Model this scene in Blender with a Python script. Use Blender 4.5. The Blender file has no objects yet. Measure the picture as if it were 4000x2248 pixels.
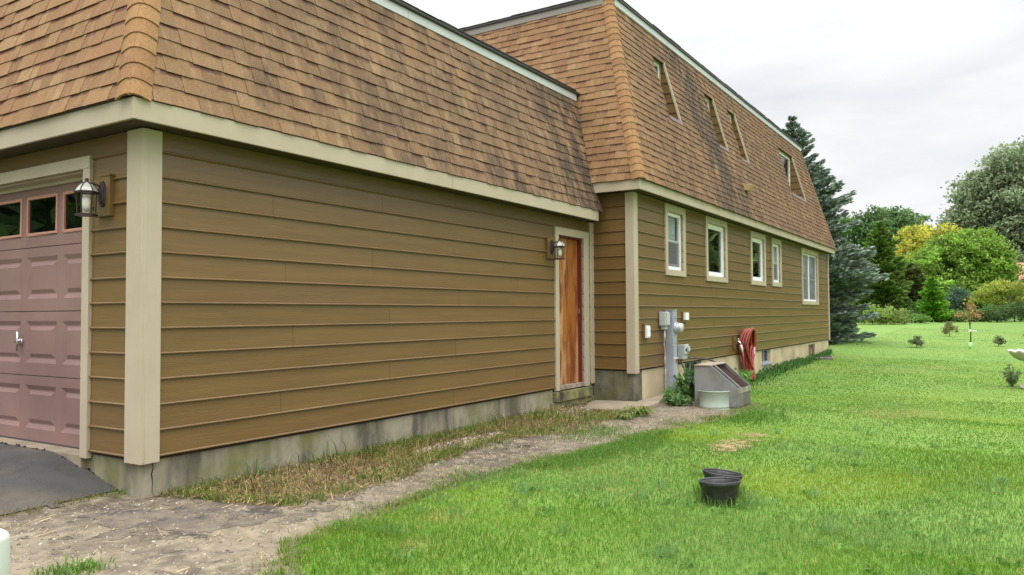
import bpy, bmesh, math, random
import numpy as np
from mathutils import Vector, Matrix
R = math.radians
rnd = random.Random(7)
rng = np.random.default_rng(11)
S = bpy.context.scene
COL = S.collection

# ------------------------------------------------------------------ camera
CAM = Vector((-3.2056, -5.0312, 0.9787))
yaw, pitch, roll = 0.5618, 0.0341, -0.0064
fwd = Vector((math.cos(yaw), math.sin(yaw), 0)); rgt = Vector((math.sin(yaw), -math.cos(yaw), 0)); upv = Vector((0, 0, 1))
f2 = fwd*math.cos(pitch) + upv*math.sin(pitch); u2 = upv*math.cos(pitch) - fwd*math.sin(pitch)
r3 = rgt*math.cos(roll) + u2*math.sin(roll); u3 = u2*math.cos(roll) - rgt*math.sin(roll)
cd = bpy.data.cameras.new("camera"); cam = bpy.data.objects.new("camera", cd); COL.objects.link(cam)
cam.matrix_world = Matrix(((r3.x, u3.x, -f2.x, CAM.x), (r3.y, u3.y, -f2.y, CAM.y), (r3.z, u3.z, -f2.z, CAM.z), (0, 0, 0, 1)))
cd.sensor_width = 36; cd.lens = 36*3050/4000; cd.clip_start = .05; cd.clip_end = 1500
S.camera = cam

# ------------------------------------------------------------------ sky, sun, exposure
SUN_EL, SUN_AZ = 58, 224            # azimuth counted from +X towards +Y: the veiled sun stands high behind the camera
w = bpy.data.worlds.new("World"); S.world = w; w.use_nodes = True
nt = w.node_tree; nt.nodes.clear()
def N(tree, t, **k):
    n = tree.nodes.new(t)
    for a, b in k.items(): setattr(n, a, b)
    return n
out = N(nt, 'ShaderNodeOutputWorld'); bg = N(nt, 'ShaderNodeBackground'); bg.inputs[1].default_value = .1
sky = N(nt, 'ShaderNodeTexSky', sky_type='NISHITA'); sky.sun_disc = False
sky.sun_elevation = R(SUN_EL); sky.sun_rotation = R(90-SUN_AZ)
tc = N(nt, 'ShaderNodeTexCoord'); sx = N(nt, 'ShaderNodeSeparateXYZ'); nt.links.new(tc.outputs['Generated'], sx.inputs[0])
elev = N(nt, 'ShaderNodeMapRange'); elev.clamp = True
elev.interpolation_type = 'SMOOTHSTEP'
for i, v in zip((1, 2, 3, 4), (0.24, 1.0, 7.5, 38.0)): elev.inputs[i].default_value = v
nt.links.new(sx.outputs[2], elev.inputs[0])
mp = N(nt, 'ShaderNodeMapping'); mp.inputs['Scale'].default_value = (1.0, 1.0, 3.6); mp.inputs['Location'].default_value = (3.1, 1.4, .6)
nt.links.new(tc.outputs['Generated'], mp.inputs[0])
cn = N(nt, 'ShaderNodeTexNoise'); cn.inputs['Scale'].default_value = 3.4; cn.inputs['Detail'].default_value = 7; cn.inputs['Roughness'].default_value = .52; cn.inputs['Distortion'].default_value = .3
nt.links.new(mp.outputs[0], cn.inputs['Vector'])
cr = N(nt, 'ShaderNodeValToRGB'); e = cr.color_ramp.elements
e[0].position = .34; e[0].color = (.80, .825, .87, 1); e[1].position = .60; e[1].color = (1.0, 1.0, 1.0, 1)
nt.links.new(cn.outputs[0], cr.inputs[0])
mul = N(nt, 'ShaderNodeVectorMath', operation='SCALE'); nt.links.new(cr.outputs[0], mul.inputs[0]); nt.links.new(elev.outputs[0], mul.inputs[3])
mx = N(nt, 'ShaderNodeMix', data_type='RGBA'); mx.inputs[0].default_value = .94
nt.links.new(sky.outputs[0], mx.inputs[6]); nt.links.new(mul.outputs[0], mx.inputs[7])
nt.links.new(mx.outputs[2], bg.inputs[0]); nt.links.new(bg.outputs[0], out.inputs[0])
sl = bpy.data.lights.new("sun", 'SUN'); sl.energy = .8; sl.angle = R(40); sl.color = (1, .95, .88)
so = bpy.data.objects.new("sun", sl); COL.objects.link(so)
sd = Vector((math.cos(R(SUN_AZ))*math.cos(R(SUN_EL)), math.sin(R(SUN_AZ))*math.cos(R(SUN_EL)), math.sin(R(SUN_EL))))
so.rotation_euler = sd.to_track_quat('Z', 'Y').to_euler(); so.location = (-5, 5, 20)
S.view_settings.view_transform = 'Standard'; S.view_settings.look = 'None'; S.view_settings.gamma = 1; S.view_settings.exposure = .42
S.view_settings.use_curve_mapping = False

# ------------------------------------------------------------------ helpers: objects
OFF = {}
def tag(o, label=None, cat=None, group=None, kind=None):
    if label: o['label'] = label
    if cat: o['category'] = cat
    if group: o['group'] = group
    if kind: o['kind'] = kind
    return o
def thing(name, label, cat, loc=(0, 0, 0), group=None, rz=0):
    o = bpy.data.objects.new(name, None); COL.objects.link(o); o.location = loc; o.rotation_euler = (0, 0, rz); o.empty_display_size = .2
    OFF[o.name] = Vector((0, 0, 0)) if rz else Vector(loc)
    return tag(o, label, cat, group)
def local(o): OFF[o.name] = Vector((0, 0, 0)); return o     # children given in the thing's own frame

class MB:
    def __init__(s): s.v = []; s.f = []; s.c = []; s.st = []; s.col = (1, 1, 1); s.stv = 0.0
    def vert(s, p): s.v.append(tuple(p)); s.st.append(s.stv); return len(s.v)-1
    def face(s, pts, col=None):
        ids = [s.vert(p) for p in pts]; s.f.append(ids); s.c.append(col or s.col)
    def box(s, x0, x1, y0, y1, z0, z1, col=None):
        P = [(x, y, z) for z in (z0, z1) for y in (y0, y1) for x in (x0, x1)]; b = len(s.v)
        for p in P: s.vert(p)
        for q in ((0, 2, 3, 1), (4, 5, 7, 6), (0, 1, 5, 4), (2, 6, 7, 3), (0, 4, 6, 2), (1, 3, 7, 5)):
            s.f.append([b+i for i in q]); s.c.append(col or s.col)
    def hexa(s, P, col=None):       # 8 corners ordered as in box
        b = len(s.v)
        for p in P: s.vert(p)
        for q in ((0, 2, 3, 1), (4, 5, 7, 6), (0, 1, 5, 4), (2, 6, 7, 3), (0, 4, 6, 2), (1, 3, 7, 5)):
            s.f.append([b+i for i in q]); s.c.append(col or s.col)
    def grid(s, rows, closed=False, col=None):
        b = len(s.v); n = len(rows[0])
        for r in rows:
            for p in r: s.vert(p)
        for i in range(len(rows)-1):
            for j in range(n if closed else n-1):
                k = (j+1) % n
                s.f.append([b+i*n+j, b+i*n+k, b+(i+1)*n+k, b+(i+1)*n+j]); s.c.append(col or s.col)
    def tube(s, path, r, n=8, col=None, caps=True):
        path = [Vector(p) for p in path]; rows = []
        rr = r if isinstance(r, (list, tuple)) else [r]*len(path)
        t0 = (path[1]-path[0]).normalized(); a = t0.orthogonal().normalized()
        for i, p in enumerate(path):
            t = (path[min(i+1, len(path)-1)]-path[max(i-1, 0)]).normalized()
            a = (a-t*a.dot(t)).normalized(); b = t.cross(a)
            rows.append([p+(a*math.cos(2*math.pi*k/n)+b*math.sin(2*math.pi*k/n))*rr[i] for k in range(n)])
        s.grid(rows, True, col)
        if caps: s.face(rows[0][::-1], col); s.face(rows[-1], col)
    def lathe(s, prof, c=(0, 0, 0), n=24, col=None, axis='z', a0=0, a1=2*math.pi):
        rows = []; full = abs(a1-a0-2*math.pi) < 1e-6; m = n if full else n+1
        for r, z in prof:
            row = []
            for k in range(m):
                a = a0+(a1-a0)*k/n; x, y = r*math.cos(a), r*math.sin(a)
                row.append((c[0]+x, c[1]+y, c[2]+z) if axis == 'z' else (c[0]+x, c[1]+z, c[2]+y))
            rows.append(row)
        s.grid(rows, full, col)
    def build(s, name, mat, parent=None, smooth=False, bevel=0, solid=0):
        m = bpy.data.meshes.new(name); off = OFF.get(parent.name, Vector()) if parent else Vector()
        m.from_pydata([Vector(p)-off for p in s.v], [], s.f)
        a = m.attributes.new('Col', 'FLOAT_COLOR', 'FACE'); a.data.foreach_set('color', np.array([(*c[:3], 1) for c in s.c], dtype=np.float32).ravel())
        if any(s.st):
            a = m.attributes.new('St', 'FLOAT', 'POINT'); a.data.foreach_set('value', np.array(s.st, dtype=np.float32))
        m.materials.append(mat)
        if smooth: m.polygons.foreach_set('use_smooth', [True]*len(m.polygons))
        o = bpy.data.objects.new(name, m); COL.objects.link(o)
        if parent: o.parent = parent; OFF[o.name] = off
        bm = bmesh.new(); bm.from_mesh(m)
        if smooth or bevel or solid: bmesh.ops.remove_doubles(bm, verts=bm.verts, dist=1e-5)
        if not solid: bmesh.ops.recalc_face_normals(bm, faces=bm.faces)
        bm.to_mesh(m); bm.free()
        if solid: q = o.modifiers.new('solid', 'SOLIDIFY'); q.thickness = solid; q.offset = 0
        if bevel: q = o.modifiers.new('bevel', 'BEVEL'); q.width = bevel; q.segments = 2; q.limit_method = 'ANGLE'
        return o
def np_mesh(name, V, quads, tris, cq, ct, mat, parent=None, smooth=False):
    m = bpy.data.meshes.new(name); V = np.asarray(V, np.float32); quads = np.asarray(quads, np.int32).reshape(-1, 4); tris = np.asarray(tris, np.int32).reshape(-1, 3)
    if parent: V = V-np.array(OFF[parent.name], dtype=np.float32)
    m.vertices.add(len(V)); m.vertices.foreach_set('co', V.ravel())
    loops = np.concatenate([quads.ravel(), tris.ravel()]); m.loops.add(len(loops)); m.loops.foreach_set('vertex_index', loops)
    st = np.concatenate([np.arange(len(quads))*4, len(quads)*4+np.arange(len(tris))*3]).astype(np.int32)
    m.polygons.add(len(st)); m.polygons.foreach_set('loop_start', st)
    m.update(calc_edges=True)
    c = np.concatenate([np.asarray(cq, np.float32).reshape(-1, 3), np.asarray(ct, np.float32).reshape(-1, 3)])
    a = m.attributes.new('Col', 'FLOAT_COLOR', 'FACE'); a.data.foreach_set('color', np.c_[c, np.ones(len(c))].astype(np.float32).ravel())
    m.materials.append(mat)
    if smooth: m.polygons.foreach_set('use_smooth', [True]*len(m.polygons))
    o = bpy.data.objects.new(name, m); COL.objects.link(o)
    if parent: o.parent = parent; OFF[o.name] = OFF[parent.name]
    return o
def vnoise(x, y, s, seed=0):          # smooth value noise, -1..1
    x = np.asarray(x, float)*s+seed*17.3; y = np.asarray(y, float)*s-seed*9.1
    xi = np.floor(x).astype(np.int64); yi = np.floor(y).astype(np.int64); fx = x-xi; fy = y-yi
    def h(a, b): q = np.sin(a*127.1+b*311.7+seed*74.7)*43758.5453; return q-np.floor(q)
    fx = fx*fx*(3-2*fx); fy = fy*fy*(3-2*fy)
    return 2*((h(xi, yi)*(1-fx)+h(xi+1, yi)*fx)*(1-fy)+(h(xi, yi+1)*(1-fx)+h(xi+1, yi+1)*fx)*fy)-1

# ------------------------------------------------------------------ helpers: materials
def mat(name, c, rough=.6, c2=None, scale=5, stretch=(1, 1, 1), bump=0, bscale=None, attr=False, metal=0, spec=.5, lo=.4, hi=.6, detail=6, c3=None, scale3=1, lo3=.45, hi3=.65, stretch3=(1, 1, 1), bstretch=None):
    m = bpy.data.materials.new(name); m.use_nodes = True; t = m.node_tree; b = t.nodes['Principled BSDF']
    b.inputs['Roughness'].default_value = rough; b.inputs['Metallic'].default_value = metal; b.inputs['Specular IOR Level'].default_value = spec
    tc = N(t, 'ShaderNodeTexCoord'); cur = None
    def noise(sc, st, de=detail):
        mp = N(t, 'ShaderNodeMapping'); mp.inputs['Scale'].default_value = st; t.links.new(tc.outputs['Object'], mp.inputs[0])
        n = N(t, 'ShaderNodeTexNoise'); n.inputs['Scale'].default_value = sc; n.inputs['Detail'].default_value = de; n.inputs['Roughness'].default_value = .6; t.links.new(mp.outputs[0], n.inputs['Vector']); return n.outputs[0]
    def ramp(v, lo, hi):
        r = N(t, 'ShaderNodeMapRange'); r.inputs[1].default_value = lo; r.inputs[2].default_value = hi; t.links.new(v, r.inputs[0]); return r.outputs[0]
    def mixc(f, a, bb):
        x = N(t, 'ShaderNodeMix', data_type='RGBA'); t.links.new(f, x.inputs[0])
        for i, q in ((6, a), (7, bb)):
            if isinstance(q, tuple): x.inputs[i].default_value = (*q[:3], 1)
            else: t.links.new(q, x.inputs[i])
        return x.outputs[2]
    cur = tuple(c)
    if c2: cur = mixc(ramp(noise(scale, stretch), lo, hi), cur, tuple(c2))
    if c3: cur = mixc(ramp(noise(scale3, stretch3), lo3, hi3), cur, tuple(c3))
    if attr:
        at = N(t, 'ShaderNodeAttribute', attribute_name='Col')
        x = N(t, 'ShaderNodeMix', data_type='RGBA', blend_type='MULTIPLY'); x.inputs[0].default_value = 1
        t.links.new(at.outputs[0], x.inputs[6])
        if isinstance(cur, tuple): x.inputs[7].default_value = (*cur, 1)
        else: t.links.new(cur, x.inputs[7])
        cur = x.outputs[2]
    if isinstance(cur, tuple): b.inputs['Base Color'].default_value = (*cur, 1)
    else: t.links.new(cur, b.inputs['Base Color'])
    if bump:
        bp = N(t, 'ShaderNodeBump'); bp.inputs['Strength'].default_value = bump; bp.inputs['Distance'].default_value = .01
        t.links.new(noise(bscale or scale, bstretch or stretch, 8), bp.inputs['Height']); t.links.new(bp.outputs[0], b.inputs['Normal'])
    m['b'] = b.name
    return m
def leafmat(name, tint=(1, 1, 1), trans=.35, rough=.6, gl=.03):
    m = bpy.data.materials.new(name); m.use_nodes = True; t = m.node_tree; t.nodes.clear()
    o = N(t, 'ShaderNodeOutputMaterial'); a = N(t, 'ShaderNodeAttribute', attribute_name='Col')
    x = N(t, 'ShaderNodeMix', data_type='RGBA', blend_type='MULTIPLY'); x.inputs[0].default_value = 1; x.inputs[7].default_value = (*tint, 1); t.links.new(a.outputs[0], x.inputs[6])
    d = N(t, 'ShaderNodeBsdfDiffuse'); tr = N(t, 'ShaderNodeBsdfTranslucent'); g = N(t, 'ShaderNodeBsdfGlossy'); g.inputs['Roughness'].default_value = rough; g.inputs[0].default_value = (.6, .6, .6, 1)
    t.links.new(x.outputs[2], d.inputs[0]); t.links.new(x.outputs[2], tr.inputs[0])
    m1 = N(t, 'ShaderNodeMixShader'); m1.inputs[0].default_value = trans; t.links.new(d.outputs[0], m1.inputs[1]); t.links.new(tr.outputs[0], m1.inputs[2])
    m2 = N(t, 'ShaderNodeMixShader'); m2.inputs[0].default_value = gl; t.links.new(m1.outputs[0], m2.inputs[1]); t.links.new(g.outputs[0], m2.inputs[2])
    t.links.new(m2.outputs[0], o.inputs[0]); return m
def glassmat(name, tint=(.7, .75, .75), clear=.8):
    m = bpy.data.materials.new(name); m.use_nodes = True; t = m.node_tree; t.nodes.clear()
    o = N(t, 'ShaderNodeOutputMaterial'); fr = N(t, 'ShaderNodeFresnel'); ge = N(t, 'ShaderNodeNewGeometry'); mr = N(t, 'ShaderNodeMapRange')
    for i, v in zip((1, 2, 3, 4), (0, 1, 1.5, 1/1.5)): mr.inputs[i].default_value = v     # both faces of a thin pane reflect alike
    t.links.new(ge.outputs['Backfacing'], mr.inputs[0]); t.links.new(mr.outputs[0], fr.inputs[0])
    tr = N(t, 'ShaderNodeBsdfTransparent'); tr.inputs[0].default_value = (*[q*clear for q in tint], 1); g = N(t, 'ShaderNodeBsdfGlossy'); g.inputs['Roughness'].default_value = .01
    mx = N(t, 'ShaderNodeMixShader'); t.links.new(fr.outputs[0], mx.inputs[0]); t.links.new(tr.outputs[0], mx.inputs[1]); t.links.new(g.outputs[0], mx.inputs[2]); t.links.new(mx.outputs[0], o.inputs[0]); return m

def shinglemat():
    m = mat('asphalt_shingle', (1, 1, 1), .92, (.72, .70, .68), 90, bump=.35, bscale=260, attr=True, spec=.2)
    t = m.node_tree; b = t.nodes['Principled BSDF']; src = b.inputs['Base Color'].links[0].from_socket
    tc = N(t, 'ShaderNodeTexCoord')
    def streak(scale, st, lo, hi, loc=(0, 0, 0)):
        mp = N(t, 'ShaderNodeMapping'); mp.inputs['Scale'].default_value = st; mp.inputs['Location'].default_value = loc; t.links.new(tc.outputs['Object'], mp.inputs[0])
        n = N(t, 'ShaderNodeTexNoise'); n.inputs['Scale'].default_value = scale; n.inputs['Detail'].default_value = 5; n.inputs['Roughness'].default_value = .65; t.links.new(mp.outputs[0], n.inputs['Vector'])
        r = N(t, 'ShaderNodeMapRange'); r.inputs[1].default_value = lo; r.inputs[2].default_value = hi; t.links.new(n.outputs[0], r.inputs[0]); return r.outputs[0]
    at = N(t, 'ShaderNodeAttribute', attribute_name='St')
    s1 = streak(2.6, (1.5, 1.5, .22), .36, .55); s2 = streak(9, (1.8, 1.8, .25), .36, .64)
    mm = N(t, 'ShaderNodeMath', operation='MULTIPLY'); t.links.new(s1, mm.inputs[0]); t.links.new(at.outputs['Fac'], mm.inputs[1])
    ad = N(t, 'ShaderNodeMath', operation='MULTIPLY_ADD'); t.links.new(s2, ad.inputs[0]); ad.inputs[1].default_value = 1.3; ad.inputs[2].default_value = .75
    m3 = N(t, 'ShaderNodeMath', operation='MULTIPLY', use_clamp=True); t.links.new(mm.outputs[0], m3.inputs[0]); t.links.new(ad.outputs[0], m3.inputs[1])
    x = N(t, 'ShaderNodeMix', data_type='RGBA'); t.links.new(m3.outputs[0], x.inputs[0]); t.links.new(src, x.inputs[6]); x.inputs[7].default_value = (.070, .050, .036, 1)
    # pale weathering streaks
    s3 = streak(7, (2.2, 2.2, .3), .52, .78, (4, 2, 1))
    y = N(t, 'ShaderNodeMix', data_type='RGBA'); mt = N(t, 'ShaderNodeMath', operation='MULTIPLY'); t.links.new(s3, mt.inputs[0]); mt.inputs[1].default_value = .34; t.links.new(mt.outputs[0], y.inputs[0]); t.links.new(x.outputs[2], y.inputs[6]); y.inputs[7].default_value = (.42, .30, .17, 1)
    t.links.new(y.outputs[2], b.inputs['Base Color']); return m

M = {}
M['siding'] = mat('brown_siding_paint', (.164, .097, .0315), .34, (.143, .084, .027), 3, (.35, .35, 6), bump=.24, bscale=5, bstretch=(1.0, 1.0, 24), attr=True, spec=.5)
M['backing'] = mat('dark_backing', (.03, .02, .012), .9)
M['trim'] = mat('taupe_trim_paint', (.445, .382, .278), .5, (.415, .352, .255), 2.5, bump=.05, bscale=60, attr=True)
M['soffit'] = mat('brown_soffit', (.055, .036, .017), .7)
M['shingle'] = shinglemat()
M['membrane'] = mat('dark_roof_edge', (.02, .018, .02), .5, (.035, .03, .028), 20)
M['flash'] = mat('brown_flashing', (.12, .075, .06), .35, metal=.3)
M['concrete'] = mat('stained_concrete', (.30, .27, .195), .9, (.095, .09, .062), 3.2, (1.2, 1.2, .35), bump=.3, bscale=45, lo=.42, hi=.62, c3=(.15, .155, .045), scale3=2.1, lo3=.48, hi3=.72, stretch3=(1, 1, 1.1), detail=9)
M['mossy'] = mat('mossy_concrete', (.20, .185, .13), .95, (.055, .055, .035), 3, (1, 1, .7), bump=.3, bscale=50, lo=.36, hi=.62, c3=(.13, .14, .035), scale3=1.6, lo3=.5, hi3=.7)
M['cream'] = mat('cream_foundation', (.56, .46, .285), .85, (.42, .34, .21), 1.1, bump=.12, bscale=40, c3=(.16, .135, .105), scale3=1.3, lo3=.55, hi3=.76, stretch3=(1, 1, .7))
M['doorpink'] = mat('faded_maroon_door', (.255, .150, .131), .55, (.225, .135, .12), 2, c3=(.18, .10, .088), scale3=.9, lo3=.5, hi3=.75, bump=.05, bscale=70)
M['pinkframe'] = mat('pink_frame', (.50, .24, .18), .5)
M['glass'] = glassmat('window_glass', (.92, .95, .95), .95)
M['darkglass'] = glassmat('dark_glass', (.55, .66, .62), .85)
M['white'] = mat('white_vinyl', (.80, .81, .82), .4)
M['screen'] = mat('grey_screen', (.22, .22, .225), .7)
def screenmat():
    m = bpy.data.materials.new('woven_screen'); m.use_nodes = True; t = m.node_tree; t.nodes.clear(); o = N(t, 'ShaderNodeOutputMaterial'); d = N(t, 'ShaderNodeBsdfDiffuse'); d.inputs[0].default_value = (.20, .20, .21, 1); tr = N(t, 'ShaderNodeBsdfTransparent')
    x = N(t, 'ShaderNodeMixShader'); x.inputs[0].default_value = .55; t.links.new(tr.outputs[0], x.inputs[1]); t.links.new(d.outputs[0], x.inputs[2]); t.links.new(x.outputs[0], o.inputs[0]); return m
M['screen'] = screenmat()
M['curtain'] = mat('lace_curtain', (.80, .80, .84), .9, (.55, .55, .6), 4, (6, 1, .6))
M['wood'] = mat('weathered_plywood', (.33, .11, .016), .45, (.46, .27, .12), 1.5, (4, 4, .75), lo=.50, hi=.60, c3=(.175, .048, .011), scale3=1.7, lo3=.48, hi3=.62, stretch3=(3, 3, .8), bump=.1, bscale=20, bstretch=(8, 8, .4))
M['redjamb'] = mat('red_jamb', (.14, .018, .018), .5)
M['bronze'] = mat('bronze_metal', (.055, .038, .042), .38, metal=.6)
M['lampglass'] = glassmat('lamp_glass', (.92, .92, .84), .95)
M['bulb'] = mat('white_bulb', (.85, .85, .82), .4)
M['galv'] = mat('galvanized_metal', (.42, .46, .52), .45, (.33, .36, .42), 3, metal=.25)
M['greybox'] = mat('grey_plastic', (.48, .50, .49), .5, (.42, .44, .42), 5)
M['steel'] = mat('grey_steel', (.27, .265, .25), .5, (.17, .165, .155), 2.4, metal=.4, c3=(.20, .13, .08), scale3=1.2, lo3=.6, hi3=.75)
M['darkpanel'] = mat('rusty_dark_panel', (.018, .010, .009), .8, (.05, .024, .019), 3, spec=.1)
M['rust'] = mat('rusty_top', (.30, .20, .13), .6, (.36, .34, .31), 4)
M['greenpl'] = mat('pale_green_plastic', (.40, .47, .39), .35, (.34, .41, .34), 3)
M['hose'] = mat('red_rubber_hose', (.33, .050, .036), .42, (.25, .036, .026), 6)
M['chrome'] = mat('chrome', (.6, .6, .6), .25, metal=1)
M['blackpl'] = mat('black_plastic', (.012, .012, .013), .42, (.03, .028, .022), 30)
M['soil'] = mat('bare_soil', (.31, .22, .11), .95, (.23, .16, .08), 18, bump=.6, bscale=25)
M['stone'] = mat('pale_cast_stone', (.50, .475, .40), .9, (.28, .27, .21), 6, bump=.3, bscale=40, c3=(.60, .57, .50), scale3=3)
M['asphalt'] = mat('asphalt', (.062, .057, .055), .9, (.036, .034, .034), 2.5, bump=.7, bscale=120, c3=(.135, .112, .08), scale3=1.3, lo3=.46, hi3=.70, detail=9)
M['tar'] = mat('black_tar', (.02, .018, .022), .6)
M['path'] = mat('gravelly_dirt', (.180, .145, .096), .95, (.085, .066, .046), 1.4, bump=.45, bscale=60, lo=.42, hi=.62, c3=(.245, .20, .135), scale3=9, lo3=.45, hi3=.66, detail=12)
M['bedsoil'] = mat('weedy_soil', (.135, .093, .05), .95, (.22, .165, .09), 12, bump=.9, bscale=30, detail=9)
M['slab'] = mat('worn_concrete', (.28, .225, .155), .9, (.22, .18, .125), 4, bump=.2, bscale=60)
M['lawn'] = mat('lawn_ground', (.112, .215, .025), .95, (.095, .182, .02), 2.2, bump=.4, bscale=26, c3=(.138, .225, .03), scale3=.35, lo3=.4, hi3=.65, detail=10)
M['blade'] = leafmat('grass_blades', (1, 1, 1), .42, gl=.008)
M['straw'] = mat('straw', (1, 1, 1), .8, attr=True)
M['leaf'] = leafmat('foliage', (1.5, 1.4, 1.4), .42)
M['needle'] = leafmat('needles', (2.9, 2.6, 2.6), .25)
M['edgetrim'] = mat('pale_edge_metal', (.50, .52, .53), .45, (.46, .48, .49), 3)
M['greytrim'] = mat('taupe_grey_edge', (.25, .225, .19), .55)  # taupe-grey trim of the main block's ends, darker than its long side
M['bark'] = mat('bark', (.075, .058, .042), .95, (.045, .036, .028), 8, (3, 3, .6), bump=.5, bscale=12)
M['pebble'] = mat('pebbles', (1, 1, 1), .85, attr=True)
M['postpl'] = mat('pale_grey_plastic', (.55, .58, .53), .5, (.50, .53, .48), 3)
M['brick'] = mat('terracotta_roof', (.42, .20, .13), .9, (.36, .17, .11), 4)
M['greenpost'] = mat('pale_green_guard', (.35, .75, .33), .4)

# ------------------------------------------------------------------ the house (garage wing and main block are one building)
XH, YH, ZHB, LX = 6.9845, -.6276, .1854, 21.37
HC = .178                                      # siding exposure
house = thing('house', 'brown lap sided house with attached garage and tall mansard roof of tan shingles', 'house', (0, 0, -.3))

PROF = [(0, 0), (.0115, 0), (.0185, .001), (.0225, .0055), (.0218, .0105), (.0175, .0155), (.0085, .0172), (.003, HC+.006)]   # (out, up): beaded lower edge, tapering board
def clip_prof(za, zb):
    P = []
    for (d, z) in PROF: P.append((d, z))
    o = []
    for i, (d, z) in enumerate(P):
        if za <= z <= zb: o.append((d, z))
        if i+1 < len(P):
            d2, z2 = P[i+1]
            for q in (za, zb):
                if (z-q)*(z2-q) < 0: k = (q-z)/(z2-z); o.append((d+(d2-d)*k, q))
    if za > 0 and o: o = [(0, o[0][1])]+o
    return o
def siding(mb, O, U, Nn, u0, u1, z0, z1, holes=(), joints=3.66, seed=1):
    O, U, Nn = Vector(O), Vector(U), Vector(Nn); r = random.Random(seed); k = 0
    while z0+k*HC < z1-1e-4:
        zb = z0+k*HC; top = min(HC+.006, z1-zb)
        cuts = {u0, u1}
        for h in holes:
            if h[2] < zb+HC and h[3] > zb: cuts |= {max(u0, min(u1, h[0])), max(u0, min(u1, h[1]))}
        off = (k % 3)*joints/3+r.uniform(-.15, .15); j = u0+off
        js = []
        while j < u1:
            if j > u0+.3: js.append(j)
            j += joints
        cs = sorted(cuts | set(js))
        for a, b in zip(cs, cs[1:]):
            if b-a < .004: continue
            za, zt = 0, top; mid = (a+b)/2; segs = [(0, top)]
            for h in holes:
                if h[0] < mid < h[1]:
                    ns = []
                    for s0, s1 in segs:
                        p0, p1 = h[2]-zb, h[3]-zb
                        if p1 <= s0 or p0 >= s1: ns.append((s0, s1)); continue
                        if p0 > s0: ns.append((s0, p0))
                        if p1 < s1: ns.append((p1, s1))
                    segs = ns
            c = r.uniform(.94, 1.05); col = (c, c*r.uniform(.985, 1.01), c*r.uniform(.96, 1.02))
            aa = a+(.0013 if a in js else 0); bb = b-(.0013 if b in js else 0)
            for s0, s1 in segs:
                pr = clip_prof(s0, s1)
                if len(pr) < 2: continue
                A = [O+U*aa+Nn*d+Vector((0, 0, zb+z)) for d, z in pr]; B = [O+U*bb+Nn*d+Vector((0, 0, zb+z)) for d, z in pr]
                mb.grid([A, B], col=col)
                if len(A) > 2: mb.face(A, col); mb.face(B[::-1], col)
        k += 1
def holed(mb, O, U, u0, u1, z0, z1, holes):
    O, U = Vector(O), Vector(U)
    us = sorted({u0, u1} | {x for h in holes for x in h[:2]}); zs = sorted({z0, z1} | {x for h in holes for x in h[2:]})
    for a, b in zip(us, us[1:]):
        for c, d in zip(zs, zs[1:]):
            if any(h[0] < (a+b)/2 < h[1] and h[2] < (c+d)/2 < h[3] for h in holes): continue
            mb.face([O+U*a+Vector((0, 0, c)), O+U*b+Vector((0, 0, c)), O+U*b+Vector((0, 0, d)), O+U*a+Vector((0, 0, d))])

# openings
WINS = [(8.19, 9.08, 1.565, 2.68, 'hung'), (10.13, 11.36, 1.54, 2.685, 'fixed'), (12.99, 14.155, 1.555, 2.67, 'fixed'), (14.73, 15.585, 1.57, 2.66, 'hung'), (17.785, 19.84, 1.18, 2.65, 'double')]
inset = lambda q: (q[0]+.095, q[1]-.105, q[2]+.09, q[3]-.11)
HOLES = [inset(q) for q in WINS]
DOORH = (5.915, 6.65, -.02, 2.036); GDOOR = (.712, 5.65, -.02, 2.072)
BASEW = [(9.07, 9.89, -.14, ZHB-.02), (13.85, 14.585, -.125, ZHB-.02), (18.58, 19.4, -.29, .115)]

s = MB(); siding(s, (0, 0, 0), (1, 0, 0), (0, -1, 0), .0, 6.97, 0, 2.29, [DOORH], seed=3); s.build('siding', M['siding'], house)
s = MB(); siding(s, (0, 0, 0), (0, 1, 0), (-1, 0, 0), 0, 7.4, 0, 2.29, [GDOOR], seed=5); s.build('siding', M['siding'], house)
s = MB(); siding(s, (XH, 0, 0), (0, 1, 0), (-1, 0, 0), YH, -.02, ZHB, 2.70, [], seed=8); s.build('siding', M['siding'], house)
s = MB(); siding(s, (0, YH, 0), (1, 0, 0), (0, -1, 0), XH, LX, ZHB, 2.70, HOLES, seed=9); s.build('siding', M['siding'], house)
s = MB()
holed(s, (0, .004, 0), (1, 0, 0), .004, XH+.2, -.02, 2.4, [DOORH]); holed(s, (.004, 0, 0), (0, 1, 0), .004, 7.4, -.02, 2.4, [GDOOR])
holed(s, (XH+.004, 0, 0), (0, 1, 0), YH+.004, 8.6, ZHB-.02, 2.8, []); holed(s, (0, YH+.004, 0), (1, 0, 0), XH+.004, LX, ZHB-.02, 2.8, HOLES)
holed(s, (0, 7.4, 0), (1, 0, 0), 0, XH, -.5, 2.4, []); holed(s, (0, 8.6, 0), (1, 0, 0), XH, LX, -.5, 2.8, []); holed(s, (LX, 0, 0), (0, 1, 0), YH, 8.6, -.5, 2.8, [])
s.face([(XH+.1, YH+.1, .1), (LX-.1, YH+.1, .1), (LX-.1, 8.5, .1), (XH+.1, 8.5, .1)])
s.build('wall_core', M['backing'], house)

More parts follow.
